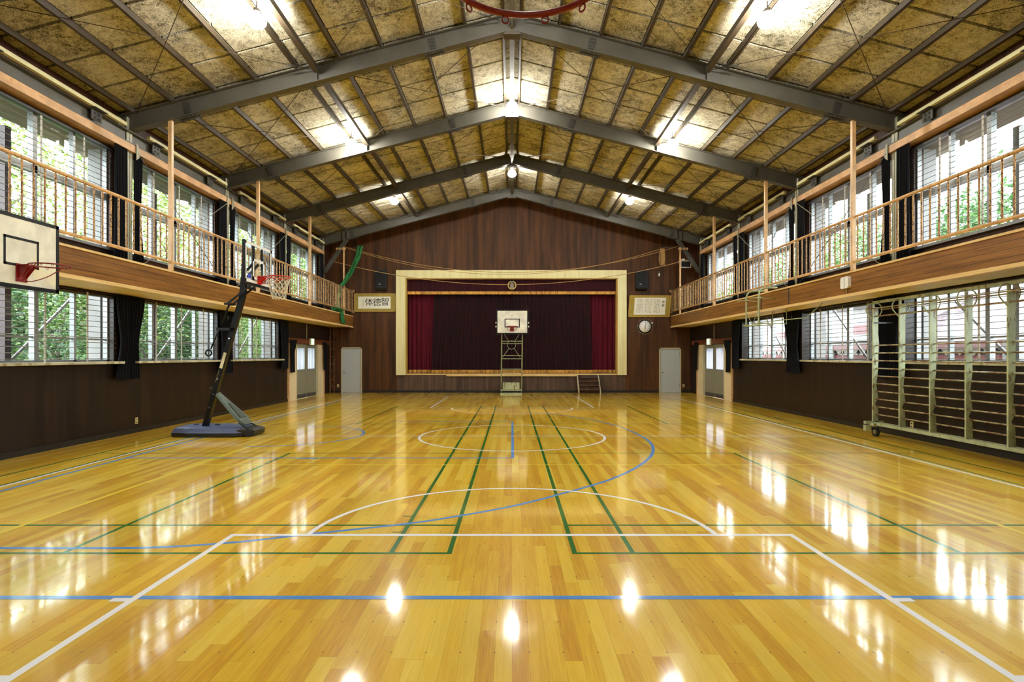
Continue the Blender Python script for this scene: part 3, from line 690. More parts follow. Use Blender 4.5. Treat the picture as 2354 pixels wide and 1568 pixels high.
# ------------------------------------------------------------------ side doors
for s in (-1, 1):
    nm = SIDE[s]; xi = abs(XL if s < 0 else XR); X0 = s * xi
    r = empty('door_1' if s < 0 else 'door_2', (X0, 21.65, 0), 'pair of grey %s side doors with barred glass between cream panels' % nm, 'door', kind='structure')
    for (a, b) in ((19.86, 20.50), (22.80, 23.45)): MB().box(X0 - s * .03, X0 + s * .01, a, b, .0, 1.99).build('side_panel', 'panel', r)
    for (a, b) in ((19.76, 19.86), (23.45, 23.55)): MB().box(X0 - s * .05, X0 + s * .01, a, b, 0, 1.99).build('jamb_post', 'post', r)
    for (a, b) in ((20.50, 20.57), (22.73, 22.80)): MB().box(X0 - s * .04, X0 + s * .06, a, b, 0, 1.99).build('door_jamb', 'door_frame', r)
    MB().box(X0 - s * .07, X0 + s * .02, 19.66, 24.1, 1.99, 2.17).build('lintel', 'lintel', r)
    for (a, b) in ((20.58, 21.64), (21.66, 22.72)):
        lf = MB(); x0, x1 = X0 + s * .02, X0 + s * .05
        lf.box(x0, x1, a, b, .01, 1.06); lf.box(x0, x1, a, b, 1.84, 1.98); lf.box(x0, x1, a, a + .16, 1.06, 1.84); lf.box(x0, x1, b - .16, b, 1.06, 1.84)
        d = lf.build('door_leaf', 'door_dk', r)
        MB().box(X0 + s * .03, X0 + s * .04, a + .16, b - .16, 1.06, 1.84).build('door_pane', 'frosted', d)
        gb = MB()
        for k in range(5): gb.box(X0 + s * .012, X0 + s * .022, a + .25 + k * .13, a + .265 + k * .13, 1.06, 1.84)
        gb.box(X0 + s * .010, X0 + s * .03, a + .13, b - .13, 1.02, 1.06); gb.build('door_bars', 'alu', d)
        MB().box(X0 + s * .014, X0 + s * .022, a + .02, b - .02, .02, .16).build('kick_plate', 'alu_dk', d)
    MB().sphere((X0 - s * .0, 21.58, .93), .028).build('door_knob', 'chrome', r)
    # exit sign
    e = empty('exit_sign', (X0 - s * .10, 22.0, 1.98), 'small white and green exit sign over the %s side doors' % nm, 'sign')
    MB().box(X0 - s * .075, X0 - s * .135, 21.72, 22.08, 1.96, 2.20).build('sign_box', 'white', e)
    fx = X0 - s * .137
    MB().box(fx, fx + s * .002, 21.74, 22.06, 1.98, 2.18).build('sign_face', 'exit_white', e)
    fig = MB(); xf = fx - s * .002
    fig.box(fx - s * .001, xf, 21.755, 21.79, 1.985, 2.175) ; fig.box(fx - s * .001, xf, 22.01, 22.045, 1.985, 2.175)
    fig.cyl((fx - s * .001, 21.93, 2.145), (xf, 21.93, 2.145), .016, 10)
    for (p, q) in (((21.92, 2.125), (21.90, 2.07)), ((21.90, 2.07), (21.94, 2.045)), ((21.94, 2.045), (21.92, 2.0)), ((21.90, 2.07), (21.86, 2.04)), ((21.86, 2.04), (21.83, 2.035)), ((21.92, 2.115), (21.96, 2.09)), ((21.92, 2.115), (21.87, 2.10))):
        fig.bar((xf, p[0], p[1]), (xf, q[0], q[1]), .012, .003, (1, 0, 0))
    fig.build('running_figure', 'exit_green', e)
    tag(MB().tube([(X0 - s * .03, 21.55, 2.17), (X0 - s * .03, 21.55, GZ0 + .02)], .014, 8).build('cable_conduit', 'door_frame'), 'thin pale conduit running down to the lintel of the %s side door' % nm, 'conduit')
# doors in the stage wall
for k, (a, b, hh) in enumerate([(-7.14, -6.36, 1.86), (6.24, 7.06, 1.84)]):
    r = empty('door_3' if k == 0 else 'door_4', ((a + b) / 2, YW, 0), 'pale grey flush door in the stage wall, %s of the stage' % ('left' if k == 0 else 'right'), 'door', kind='structure')
    f = MB(); f.box(a - .05, a, YW - .03, YW + .05, 0, hh + .05); f.box(b, b + .05, YW - .03, YW + .05, 0, hh + .05); f.box(a - .05, b + .05, YW - .03, YW + .05, hh, hh + .05); f.build('door_frame', 'door_frame', r)
    d = MB().box(a + .002, b - .002, YW + .0, YW + .04, .004, hh - .002).build('door_leaf', 'door', r)
    MB().box(a, b, YW + .12, YW + .19, 0, hh).build('door_light_blocker', 'black', r)  # added unseen black slab, blocks sky light leaking in around the leaf
    kx = a + .09; MB().sphere((kx, YW - .045, .85), .03).cyl((kx, YW - .03, .85), (kx, YW + .005, .85), .012, 8).build('door_knob', 'chrome', d)
    hg = MB()
    for zz in (.25, 1.6): hg.box(b - .012, b + .004, YW - .012, YW + .0, zz, zz + .1)
    hg.build('hinge', 'alu_dk', d)
# ladder in the left corner
r = empty('wall_ladder', (-7.45, 24.0, 0), 'narrow rusty ladder rising to the left gallery in the corner by the stage wall', 'ladder')
for yy in (23.78, 24.30): MB().bar((-7.42, yy, 0), (-7.42, yy, GZ0 + .02), .04, .03, (1, 0, 0)).build('ladder_rail', 'ladder', r)
for k in range(8): MB().tube([(-7.42, 23.79, .28 + .31 * k), (-7.42, 24.29, .28 + .31 * k)], .010, 8).build('rung', 'ladder', r)

# ------------------------------------------------------------------ stage front
sfm = MB(); o0, o1, oz0, oz1 = -4.86, 4.80, .745, 5.14
fy0, fy1 = YW - .14, YW
sfm.box(o0, SX0, fy0, fy1, oz0, oz1); sfm.box(SX1, o1, fy0, fy1, oz0, oz1); sfm.box(SX0, SX1, fy0, fy1, SZ1 + .0, oz1)
fr = empty('stage_frame', (0, YW, oz0), 'wide cream proscenium frame around the stage opening', 'stage frame', kind='structure')
sfm.build('frame_face', 'cream', fr)
g = MB(); g.box(SX0, SX0 + .05, YW - .10, YW + .2, SZ0 - .02, SZ1); g.box(SX1 - .05, SX1, YW - .10, YW + .2, SZ0 - .02, SZ1); g.box(SX0, SX1, YW - .10, YW + .2, SZ1 - .03, SZ1); g.build('inner_edge', 'gilt', fr)
lip = MB(); lip.box(-2.75, 2.75, YW - .10, YW + .02, .69, .745); lip.box(SX0, SX1, YW - .02, YW + .2, .745, SZ0 + .002)
S(lip.build('trim_6', 'pale'), 'pale wooden nosing board along the stage edge', 'trim')
yc = YW + .26
def stage_panel(name, mat, x0t, x1t, x0b, x1b, y, zt, zb_, n, label, fringe=True):
    r = empty(name, ((x0t + x1t) / 2, y, zb_), label, 'curtain', 'stage curtains')
    def fn(u, v): return (x0t + (x0b - x0t) * v + ((x1t - x0t) + ((x1b - x0b) - (x1t - x0t)) * v) * u, y, zt + (zb_ + .14 - zt) * v)
    MB().pleats(fn, n, .035, (0, -1, 0), 8, 8).build('curtain_cloth', mat, r)
    if fringe:
        def fn2(u, v): return (x0b + (x1b - x0b) * u, y - .006, zb_ + .15 - .14 * v)
        MB().pleats(fn2, n, .035, (0, -1, 0), 2, 8).build('gold_fringe', 'gold', r)
stage_panel('stage_curtain', 'crimson', SX0 - .3, -3.10, SX0 - .3, -3.10, yc + .16, 4.72, SZ0 + .005, 9, 'crimson pleated stage curtain at the left end of the stage')
stage_panel('stage_curtain', 'crimson', 3.08, SX1 + .3, 3.08, SX1 + .3, yc + .16, 4.72, SZ0 + .005, 9, 'crimson pleated stage curtain at the right end of the stage')
stage_panel('stage_curtain', 'wine', -3.30, .12, -3.44, .12, yc + .04, 4.72, SZ0 + .005, 20, 'near-black wine stage curtain, left of centre')
stage_panel('stage_curtain', 'wine', .04, 3.28, .04, 3.42, yc - .05, 4.72, SZ0 + .005, 19, 'near-black wine stage curtain, right of centre')
r = empty('stage_valance', (0, yc - .2, 4.15), 'short wine-red valance with gold fringe and crest across the stage top', 'valance')
MB().pleats(lambda u, v: (SX0 - .2 + (SX1 - SX0 + .4) * u, yc - .17, 4.80 - .55 * v), 44, .014, (0, -1, 0), 3, 6).build('valance_cloth', 'valance', r)
MB().pleats(lambda u, v: (SX0 - .2 + (SX1 - SX0 + .4) * u, yc - .178, 4.27 - .12 * v), 44, .014, (0, -1, 0), 2, 6).build('gold_fringe', 'gold', r)
def text_mesh(txt, size, mat, parent, loc, name='lettering', rot=(R(90), 0, 0), ext=.002, sx=1.0):
    cu = bpy.data.curves.new(name, 'FONT'); cu.body = txt; cu.size = size; cu.extrude = ext; cu.align_x = 'CENTER'; cu.align_y = 'CENTER'
    to = bpy.data.objects.new(name + '_tmp', cu); COL.objects.link(to); bpy.context.view_layer.update()
    me = bpy.data.meshes.new_from_object(to.evaluated_get(bpy.context.evaluated_depsgraph_get())); bpy.data.objects.remove(to)
    mtx = Matrix.Translation(loc) @ Matrix.Rotation(rot[2], 4, 'Z') @ Matrix.Rotation(rot[0], 4, 'X') @ Matrix.Diagonal((sx, 1, 1, 1))
    me.transform(mtx); me.materials.clear(); me.materials.append(M[mat])
    o = bpy.data.objects.new(name, me); COL.objects.link(o)
    if parent is not None: o.parent = parent; o.matrix_parent_inverse = Matrix.Translation(-Vector(parent.location))
    return o
ey, ez = yc - .21, 4.53
leafs = MB()
for sgn in (-1, 1):
    for k in range(10):
        a = R(-82 + 17.5 * k)
        for rr, tl in ((.155, .62), (.17, -.35)):
            cx, cz = sgn * rr * math.cos(a), rr * math.sin(a); dirn = a + math.pi / 2 + tl * (-1)
            dx, dz = sgn * math.cos(dirn), math.sin(dirn); L_, w_ = .062, .019
            p0 = (cx - dx * L_ / 2, cz - dz * L_ / 2); p1 = (cx + dx * L_ / 2, cz + dz * L_ / 2); nx, nz = -dz * w_, dx * w_
            leafs.prism([(p0[0], ez + p0[1]), (cx + nx, ez + cz + nz), (p1[0], ez + p1[1]), (cx - nx, ez + cz - nz)], ey - .008, ey + .004, 'y')
leafs.build('crest_wreath', 'crest_gold', r)
text_mesh('千', .17, 'white', r, (0, ey - .012, ez + .055), 'crest_character', ext=.006)
text_mesh('田', .16, 'white', r, (0, ey - .012, ez - .065), 'crest_character', ext=.006)
# steps up to the stage
r = empty('stage_steps', (3.18, YW - .4, 0), 'small dark wooden steps leaning on the stage front, right of centre', 'steps')
for k in range(4):
    zt = .17 + k * .155; yy = YW - .72 + k * .16
    MB().box(2.76, 3.60, yy, yy + .22, zt - .03, zt).build('tread', 'stage_front', r)
    MB().box(2.78, 3.58, yy + .19, yy + .205, zt - (.14 if k else .17), zt - .03 + (.125 if k < 3 else 0)).build('riser', 'wall_end', r)
for x in (2.72, 3.60):
    MB().prism([(YW - .74, 0), (YW - .60, 0), (YW - .02, .56), (YW - .02, .76), (YW - .12, .76), (YW - .74, .10)], x, x + .035, 'x').build('stringer', 'door_frame', r)

# ------------------------------------------------------------------ things on the stage wall
def speaker(xc, who):
    r = empty('wall_speaker', (xc, YW, 4.3), 'black wall loudspeaker to the %s of the stage frame' % who, 'speaker', 'stage wall speakers')
    b = MB(); b.prism([(YW - .24, 4.32), (YW - .06, 4.28), (YW - .06, 5.12), (YW - .30, 5.12), (YW - .30, 4.40)], xc - .23, xc + .23, 'x'); b.build('cabinet', 'black_plastic', r)
    MB().box(xc - .20, xc + .20, YW - .315, YW - .298, 4.44, 5.08).build('grille', 'black', r)
    MB().box(xc - .10, xc - .01, YW - .322, YW - .314, 4.52, 4.535).build('name_badge', 'white', r)
    MB().box(xc - .06, xc + .06, YW - .07, YW, 4.6, 4.8).build('bracket', 'steel_dk', r)
speaker(-5.45, 'left'); speaker(5.40, 'right')
# framed calligraphy
r = empty('calligraphy_scroll', (-5.77, YW - .03, 3.42), 'gold-bordered calligraphy of three large characters, left of the stage', 'scroll')
MB().box(-6.62, -4.90, YW - .05, YW - .003, 3.42, 4.15).build('scroll_border', 'brocade', r)
MB().box(-6.46, -5.10, YW - .056, YW - .048, 3.53, 4.04).build('scroll_paper', 'paper', r)
e = MB()
for (a, b, c, d) in ((-6.635, -6.605, 3.40, 4.17), (-4.92, -4.89, 3.40, 4.17), (-6.635, -4.89, 3.40, 3.425), (-6.635, -4.89, 4.145, 4.17)): e.box(a, b, YW - .06, YW - .003, c, d)
e.build('scroll_edge', 'gilt', r)
for ch, xx, zz in (('体', -6.01, 3.785), ('徳', -5.67, 3.775), ('智', -5.33, 3.80)): text_mesh(ch, .36, 'ink', r, (xx, YW - .060, zz), 'brush_character', ext=.002)
rs = random.Random(3)
def scribble(mb, x, z, sz, y, k=4, u=None):
    for _ in range(k):
        a = rs.uniform(0, math.pi); L_ = sz * rs.uniform(.25, .55); cx, cz = x + rs.uniform(-.25, .25) * sz, z + rs.uniform(-.3, .3) * sz
        p = Vector((cx - math.cos(a) * L_ / 2, y, cz - math.sin(a) * L_ / 2)); q = Vector((cx + math.cos(a) * L_ / 2, y, cz + math.sin(a) * L_ / 2))
        if u: p, q = u(p), u(q)
        mb.bar(p, q, .002, sz * .13, (q - p).cross(Vector((0, 1, 0))))
sg = MB()
for k in range(6): scribble(sg, -6.24, 3.93 - k * .048, .045, YW - .058)
for k in range(7): scribble(sg, -6.30, 3.88 - k * .045, .038, YW - .058)
sg.build('signature', 'ink', r)
# school song board, leaning forward at the top
TL_, TR_, BL_, BR_ = Vector((4.92, YW - .24, 4.05)), Vector((6.62, YW - .24, 4.05)), Vector((4.90, YW - .06, 3.20)), Vector((6.60, YW - .06, 3.20))
r = empty('song_board', (5.8, YW - .1, 3.2), 'gold-bordered board of small handwritten columns, leaning out right of the stage', 'scroll')
def UV(u, v, o=0.): 
    p = TL_.lerp(TR_, u).lerp(BL_.lerp(BR_, u), v); return p + Vector((0, -.978, -.207)) * o
def plate(mb, u0, u1, v0, v1, o0, o1):
    c = [UV(u0, v0, o0), UV(u1, v0, o0), UV(u1, v1, o0), UV(u0, v1, o0), UV(u0, v0, o1), UV(u1, v0, o1), UV(u1, v1, o1), UV(u0, v1, o1)]
    mb.add(c, [(0, 1, 2, 3), (7, 6, 5, 4), (0, 4, 5, 1), (1, 5, 6, 2), (2, 6, 7, 3), (3, 7, 4, 0)])
m_ = MB(); plate(m_, 0, 1, 0, 1, -.02, .01); m_.build('board_border', 'brocade', r)
m_ = MB(); plate(m_, .12, .89, .09, .91, .009, .015); m_.build('board_paper', 'paper', r)
m_ = MB()
for q in ((0, 1, -.02, .012), (0, 1, .988, 1.02), (-.012, 0.01, 0, 1), (.99, 1.012, 0, 1)): plate(m_, *q, -.03, .02)
m_.build('board_edge', 'gilt', r)
def U2(p): return p
ib = MB()
def scr(u, v, su, k):
    for _ in range(k):
        a = rs.uniform(0, math.pi); L_ = su * rs.uniform(.3, .6); cu_, cv_ = u + rs.uniform(-.3, .3) * su / 1.78, v + rs.uniform(-.3, .3) * su / .87
        p = UV(cu_ - math.cos(a) * L_ / 2 / 1.78, cv_ - math.sin(a) * L_ / 2 / .87, .017); q = UV(cu_ + math.cos(a) * L_ / 2 / 1.78, cv_ + math.sin(a) * L_ / 2 / .87, .017)
        d = q - p
        if d.length > 1e-4: ib.bar(p, q, .003, su * .15, d.cross(Vector((0, -.978, -.207))))
cols = [.185, .22, .255, .29, .325, .395, .43, .465, .50, .535, .605, .64, .675, .71, .745]
for c_ in cols:
    v = .17
    while v < .84:
        scr(c_, v, .034 if rs.random() < .7 else .05, 4); v += .052
for k in range(4): scr(.79, .62 + k * .05, .03, 3)
ib.build('handwriting', 'ink', r)
for ch, v in (('校', .30), ('歌', .47)):
    p = UV(.825, v, .018); o = text_mesh(ch, .125, 'ink', r, (p.x, p.y, p.z), 'brush_character', rot=(R(90) + .207, 0, 0))
# wall clock
r = empty('wall_clock', (5.585, YW, 2.78), 'round white-faced wall clock in a wire guard, right of the stage', 'clock')
cx, cz = 5.585, 2.78
MB().lathe((cx, YW - .0, cz), [(.0, -.07), (.255, -.07), (.265, -.05), (.265, 0.)], 40, 'y').build('clock_case', 'black_plastic', r)
MB().lathe((cx, YW - .072, cz), [(.0, -.003), (.24, -.003), (.24, .003)], 40, 'y').build('clock_face', 'white', r)
for k in range(12):
    a = R(30 * (k + 1)); text_mesh(str(k + 1), .062, 'ink', r, (cx + .195 * math.sin(a), YW - .078, cz + .195 * math.cos(a)), 'numeral', ext=.001)
hd = MB()
for a, L_, w_ in ((R(181), .12, .020), (R(12), .175, .013)):
    hd.bar((cx - .02 * math.sin(a), YW - .083, cz - .02 * math.cos(a)), (cx + L_ * math.sin(a), YW - .083, cz + L_ * math.cos(a)), .003, w_, (math.cos(a), 0, -math.sin(a)))
hd.build('clock_hands', 'black', r)
gd = MB(); gd.ring((cx, YW - .10, cz), .32, .006, (0, 1, 0), 48, 6)
for k in range(8):
    a = R(45 * k); gd.tube([(cx + .32 * math.sin(a), YW - .10, cz + .32 * math.cos(a)), (cx + .34 * math.sin(a), YW, cz + .34 * math.cos(a))], .006, 6); gd.sphere((cx + .34 * math.sin(a), YW - .01, cz + .34 * math.cos(a)), .014, 8, 6)
gd.build('wire_guard', 'chrome', r)
tag(MB().box(5.86, 5.92, YW - .05, YW, 2.90, 2.96).build('light_switch', 'white'), 'tiny white switch box beside the wall clock', 'switch')
# sockets
def socket(x, y, z, ax, label):
    r = empty('wall_socket', (x, y, z), label, 'socket', 'wall sockets')
    h_, w_ = .062, .037; m_ = MB(); k = MB()
    if ax == 'y':
        m_.box(x - w_, x + w_, y - .012, y, z - h_, z + h_); [k.box(x - .016, x + .016, y - .015, y - .011, z + dz - .014, z + dz + .014) for dz in (-.028, .028)]
    else:
        s = -1 if x < 0 else 1
        m_.box(x, x - s * .012, y - w_, y + w_, z - h_, z + h_); [k.box(x - s * .011, x - s * .015, y - .016, y + .016, z + dz - .014, z + dz + .014) for dz in (-.028, .028)]
    m_.build('socket_plate', 'socket', r); k.build('socket_outlets', 'black_plastic', r)
socket(-7.32, YW, .29, 'y', 'yellowed socket plate between the ladder and the left stage-wall door')
socket(7.22, YW, .29, 'y', 'yellowed socket plate right of the right stage-wall door')
socket(XL, 11.82, .24, 'x', 'cream socket plate low on the left wall behind the black portable hoop')
socket(XR, 10.92, .26, 'x', 'cream socket plate low on the right wall behind the wall bars')
# small wall things, top right
tag(MB().box(6.16, 6.22, YW - .04, YW, 4.90, 5.02).tube([(6.19, YW - .02, 5.02), (6.19, YW - .02, 5.10)], .005, 6).build('pull_switch', 'white'), 'small white pull switch hanging high on the wall right of the stage', 'switch')
r = empty('wall_monitor', (7.3, 24.0, 5.3), 'small dark box with a white rim on a bracket in the upper right corner', 'monitor')
q0 = P(1566, 601, 23.9); q1 = P(1587, 614, 23.9)
MB().box(q0.x, q1.x, 23.9, 24.0, q1.z, q0.z).build('screen_body', 'black_plastic', r)
e = MB(); t_ = .03
e.box(q0.x - t_, q0.x, 23.88, 24.0, q1.z - t_, q0.z + t_); e.box(q1.x, q1.x + t_, 23.88, 24.0, q1.z - t_, q0.z + t_); e.box(q0.x, q1.x, 23.88, 24.0, q1.z - t_, q1.z); e.box(q0.x, q1.x, 23.88, 24.0, q0.z, q0.z + t_); e.build('screen_rim', 'white', r)
MB().box(q0.x + .06, q0.x + .16, 23.93, YW, q0.z + .03, q0.z + .12).build('bracket', 'white', r)
# ropes across the hall
def hang(p, q, sag, n=40):
    p, q = Vector(p), Vector(q); return [p.lerp(q, k / n) - Vector((0, 0, 4 * sag * (k / n) * (1 - k / n))) for k in range(n + 1)]
yr = 23.2
tag(MB().tube(hang((-6.66, yr, 5.90), (6.64, yr, 5.92), 1.04), .010, 6).build('hall_rope', 'rope'), 'thin rope sagging between the rusty gallery end posts, higher of the two on the left', 'rope', 'ropes before the stage')
tag(MB().tube(hang((-6.64, yr - .03, 5.86), (6.0, yr - .03, 5.83), 1.06), .009, 6).build('hall_rope', 'rope'), 'thin rope hung just under the higher rope, ending at the coil on the right', 'rope', 'ropes before the stage')
tag(MB().tube(hang((-7.30, 23.25, 5.36), (7.0, 23.25, 5.38), .98), .012, 6).build('hall_rope', 'rope'), 'lowest rope, sagging across the stage frame at the crest', 'rope', 'ropes before the stage')
rc = MB()
for k in range(7):
    dx = (k - 3) * .022; rc.tube(spline([(5.98 + dx, yr, 5.84), (5.95 + dx * 1.5, yr + .02 * (k % 2), 5.4), (5.99 + dx, yr, 5.14 + .03 * (k % 3)), (6.02 + dx, yr - .02, 5.4), (6.0 + dx, yr, 5.82)], 5), .008, 5)
tag(rc.build('rope_coil', 'rope'), 'bundle of coiled rope hanging high right of the stage', 'rope')
tag(MB().tube([(6.0, yr, 5.86), (6.64, yr, 5.9)], .008, 6).build('support_wire', 'steel'), 'short wire holding the rope coil to the right gallery end post', 'wire')
# green netting
nm_ = MB(); ctr = [P(828, 566, 23.1), P(822, 590, 23.1), P(808, 622, 23.1), P(793, 647, 23.1), Vector((-6.76, 23.1, 4.30)), Vector((-6.84, 23.05, 3.9)), Vector((-6.86, 23.0, 3.5)), Vector((-6.85, 22.95, 3.30))]
path = spline([tuple(v) for v in ctr], 6); N = len(path)
for k in range(9):
    o = (k - 4) / 4.; pts = []
    for i, p in enumerate(path):
        t = i / (N - 1); wd = .10 * (1 - t * .3) * (.6 + .4 * math.cos(math.pi * (t - .1)) ** 2)
        pts.append((p[0] + o * wd + .008 * math.sin(9 * t + k * 2.1), p[1] + .03 * math.sin(7 * t + k * 1.7), p[2] + .02 * math.sin(5 * t + k)))
    nm_.tube(pts, [.020 + .008 * math.sin(i * .9 + k) for i in range(N)], 6)
for k in range(16):
    a = rs.uniform(0, 6.28); c = Vector((-6.72 + rs.uniform(-.10, .12), 22.5 + rs.uniform(-.75, .35), 3.27 + rs.uniform(0, .09)))
    nm_.tube(spline([(c.x, c.y, c.z), (c.x + .07 * math.cos(a), c.y + .25 * math.sin(a), c.z + .04), (c.x - .05, c.y + .3 * math.cos(a), c.z - .005), (c.x + .03, c.y - .2, c.z)], 5), .024, 6)
for k in range(10):
    y0 = 22.55 + .045 * k; nm_.tube(spline([(-6.74, y0 - .1, 3.29), (-6.655, y0, 3.25), (-6.635, y0 + .05, 3.05), (-6.62 + .01 * (k % 3), y0 + .12 + .01 * k, 2.80 + .025 * (k % 4))], 5), .017, 6)
tag(nm_.build('safety_net', 'net'), 'bundle of green netting draped over the far end of the left railing', 'net')
# white call box on the right fascia
r = empty('fascia_box', (XG, 11.7, 2.9), 'white rounded box with a centre seam on the right gallery fascia', 'box')
p0 = P(1935, 642, 11.7); yb0 = 6.66 * FPX / (1953 - 1177); yb1 = 6.66 * FPX / (1935 - 1177)
def rbox(mb, x0, x1, y0, y1, z0, z1, rad=.04, n=5):
    pl = []
    for (cy, cz_, a0) in ((y1 - rad, z1 - rad, 0), (y0 + rad, z1 - rad, 90), (y0 + rad, z0 + rad, 180), (y1 - rad, z0 + rad, 270)):
        for k in range(n + 1): a = R(a0 + 90 * k / n); pl.append((cy + rad * math.cos(a), cz_ + rad * math.sin(a)))
    mb.prism(pl, x0, x1, 'x')
ym = (yb0 + yb1) / 2
m_ = MB(); rbox(m_, 6.63, 6.69, yb0, yb1, 2.90, 3.13, .05); m_.build('box_case', 'white', r)
MB().box(6.628, 6.632, ym - .005, ym + .005, 2.902, 3.128).build('seam', 'alu_dk', r)
MB().tube([(6.675, ym, 2.90), (6.675, ym, 2.80)], .008, 6).build('cable', 'door_frame', r)

# ------------------------------------------------------------------ basketball boards
def hoop(parent, c, r_, mat, side=(1, 0), tube=.010, plate_off=.15, net=False, ph=.10, pw=.09, hooks=12, drop=.14):
    """c = ring centre; side = unit direction (x, y) pointing from the board to the ring"""
    dx, dy = side; ring = MB().ring(c, r_, tube, n=48, m=10)
    back = Vector((c[0] - dx * (r_ + plate_off), c[1] - dy * (r_ + plate_off), c[2])); t = Vector((-dy, dx, 0))
    for k in (-1, 1):
        ring.tube([back + t * pw * k * .7, Vector((c[0] - dx * r_ * .9, c[1] - dy * r_ * .9, c[2])) + t * r_ * .44 * k], tube * .9, 8)
        ring.tube(spline([tuple(back + t * pw * k * .6 + Vector((0, 0, -drop))), tuple(back + Vector((dx, dy, 0)) * (.10) + t * pw * k * .9 + Vector((0, 0, -drop))), tuple(back + Vector((dx, dy, 0)) * .22 + t * r_ * .8 * k + Vector((0, 0, -drop * .6))), tuple(Vector(c) + t * r_ * k * .98)], 6), tube * .7, 8)
    rg = ring.build('rim', mat, parent)
    m_ = MB(); a = back + t * pw + Vector((0, 0, .02)); b = back - t * pw + Vector((0, 0, -drop - .02))
    dv = Vector((dx, dy, 0)) * .012
    m_.add([a, a - t * 2 * pw, b, b + t * 2 * pw, a + dv, a - t * 2 * pw + dv, b + dv, b + t * 2 * pw + dv], [(0, 1, 2, 3), (7, 6, 5, 4), (0, 4, 5, 1), (1, 5, 6, 2), (2, 6, 7, 3), (3, 7, 4, 0)])
    for k in (-1, 1):
        wq = back + t * pw * k * .7
        m_.add([wq + Vector((0, 0, .01)), wq + Vector((dx, dy, 0)) * plate_off, wq + Vector((0, 0, -drop)), wq + Vector((0, 0, .01)) + t * .008, wq + Vector((dx, dy, 0)) * plate_off + t * .008, wq + Vector((0, 0, -drop)) + t * .008], [(0, 1, 2), (5, 4, 3), (0, 3, 4, 1), (1, 4, 5, 2), (2, 5, 3, 0)])
    m_.build('rim_bracket', mat, parent)
    for k in range(hooks):
        a = 2 * math.pi * (k + .5) / hooks; q = Vector((c[0] + r_ * math.cos(a), c[1] + r_ * math.sin(a), c[2] - tube - .010)); MB().ring(q, .011, .0028, (math.cos(a), math.sin(a), 0), 10, 5).build('net_hook', mat, rg)
    if net:
        nt = MB(); K = 12; lv = 7
        def pt(k, l):
            t_ = l / lv; rr = r_ * (1 - .52 * t_ ** .8); a = 2 * math.pi * (k + .5 * (l % 2)) / K; return (c[0] + rr * math.cos(a), c[1] + rr * math.sin(a), c[2] - .02 - .40 * t_ ** (1.15 if l < 3 else 1.0))
        for k in range(K):
            for l in range(lv):
                for d in ((0, 1) if l % 2 else (-1, 0)):
                    nt.tube([pt(k, l), pt(k + d, l + 1)], .0042, 5, caps=False)
        nt.build('net', 'cord', parent)
def frame_lines(mb, x, ya, yb_, za, zb2, w_, s):
    mb.box(x, x + s * .003, ya, yb_, za, za + w_); mb.box(x, x + s * .003, ya, yb_, zb2 - w_, zb2); mb.box(x, x + s * .003, ya, ya + w_, za, zb2); mb.box(x, x + s * .003, yb_ - w_, yb_, za, zb2)
# board on the left gallery
xb = -6.30; r = empty('gallery_backboard', (xb, 7.48, 2.42), 'white backboard with black edge and dark red rim on the left gallery', 'basketball backboard')
ya, yb_, za, zb2 = 6.88, 8.10, 2.42, 3.355
MB().box(xb - .03, xb, ya, yb_, za, zb2).build('board', 'offwhite', r)
e = MB(); frame_lines(e, xb + .0005, ya, yb_, za, zb2, .048, 1); e.box(xb - .032, xb + .0035, yb_, yb_ + .004, za, zb2); e.box(xb - .032, xb + .0035, ya, yb_, za - .004, za); e.build('board_border', 'black', r)
e = MB(); frame_lines(e, xb + .0005, 7.22, 7.76, 2.70, 3.07, .032, 1); e.build('target_square', 'black', r)
hoop(r, (-5.93, 7.48, 2.715), .215, 'red_dk', (1, 0), .0085, .155, ph=.1, pw=.085, drop=.19)
br = MB()
for yy in (7.1, 7.9):
    for zz in (2.86, 3.12): br.bar((xb - .03, yy, zz), (-XG, yy, zz), .035, .035)
    br.bar((xb - .05, yy, 2.55), (xb - .05, yy, 3.25), .035, .035, (0, 1, 0))
br.build('wall_bracket', 'steel_dk', r)
# overhead near goal
r = empty('overhead_hoop', (.046, 1.0, 2.4), 'dark red basketball rim seen from below at the top edge of the view', 'basketball hoop')
hoop(r, (.040, 1.545, 2.60), .235, 'red_dk', (0, 1), .0095, .155, pw=.09, hooks=12)
MB().box(-.56, .64, 1.12, 1.15, 2.36, 3.30).build('board', 'offwhite', r)
a_ = MB()
for x in (-.35, .43):
    a_.bar((x, 1.12, 2.55), (x, YB + .02, 2.55), .05, .05); a_.bar((x, 1.12, 3.15), (x, YB + .02, 3.15), .05, .05); a_.bar((x, 1.1, 2.45), (x, 1.1, 3.25), .05, .05, (0, 1, 0)); a_.bar((x, 1.1, 3.15), (x, YB + .02, 2.55), .03, .03)
a_.build('support_arm', 'frame_green', r)
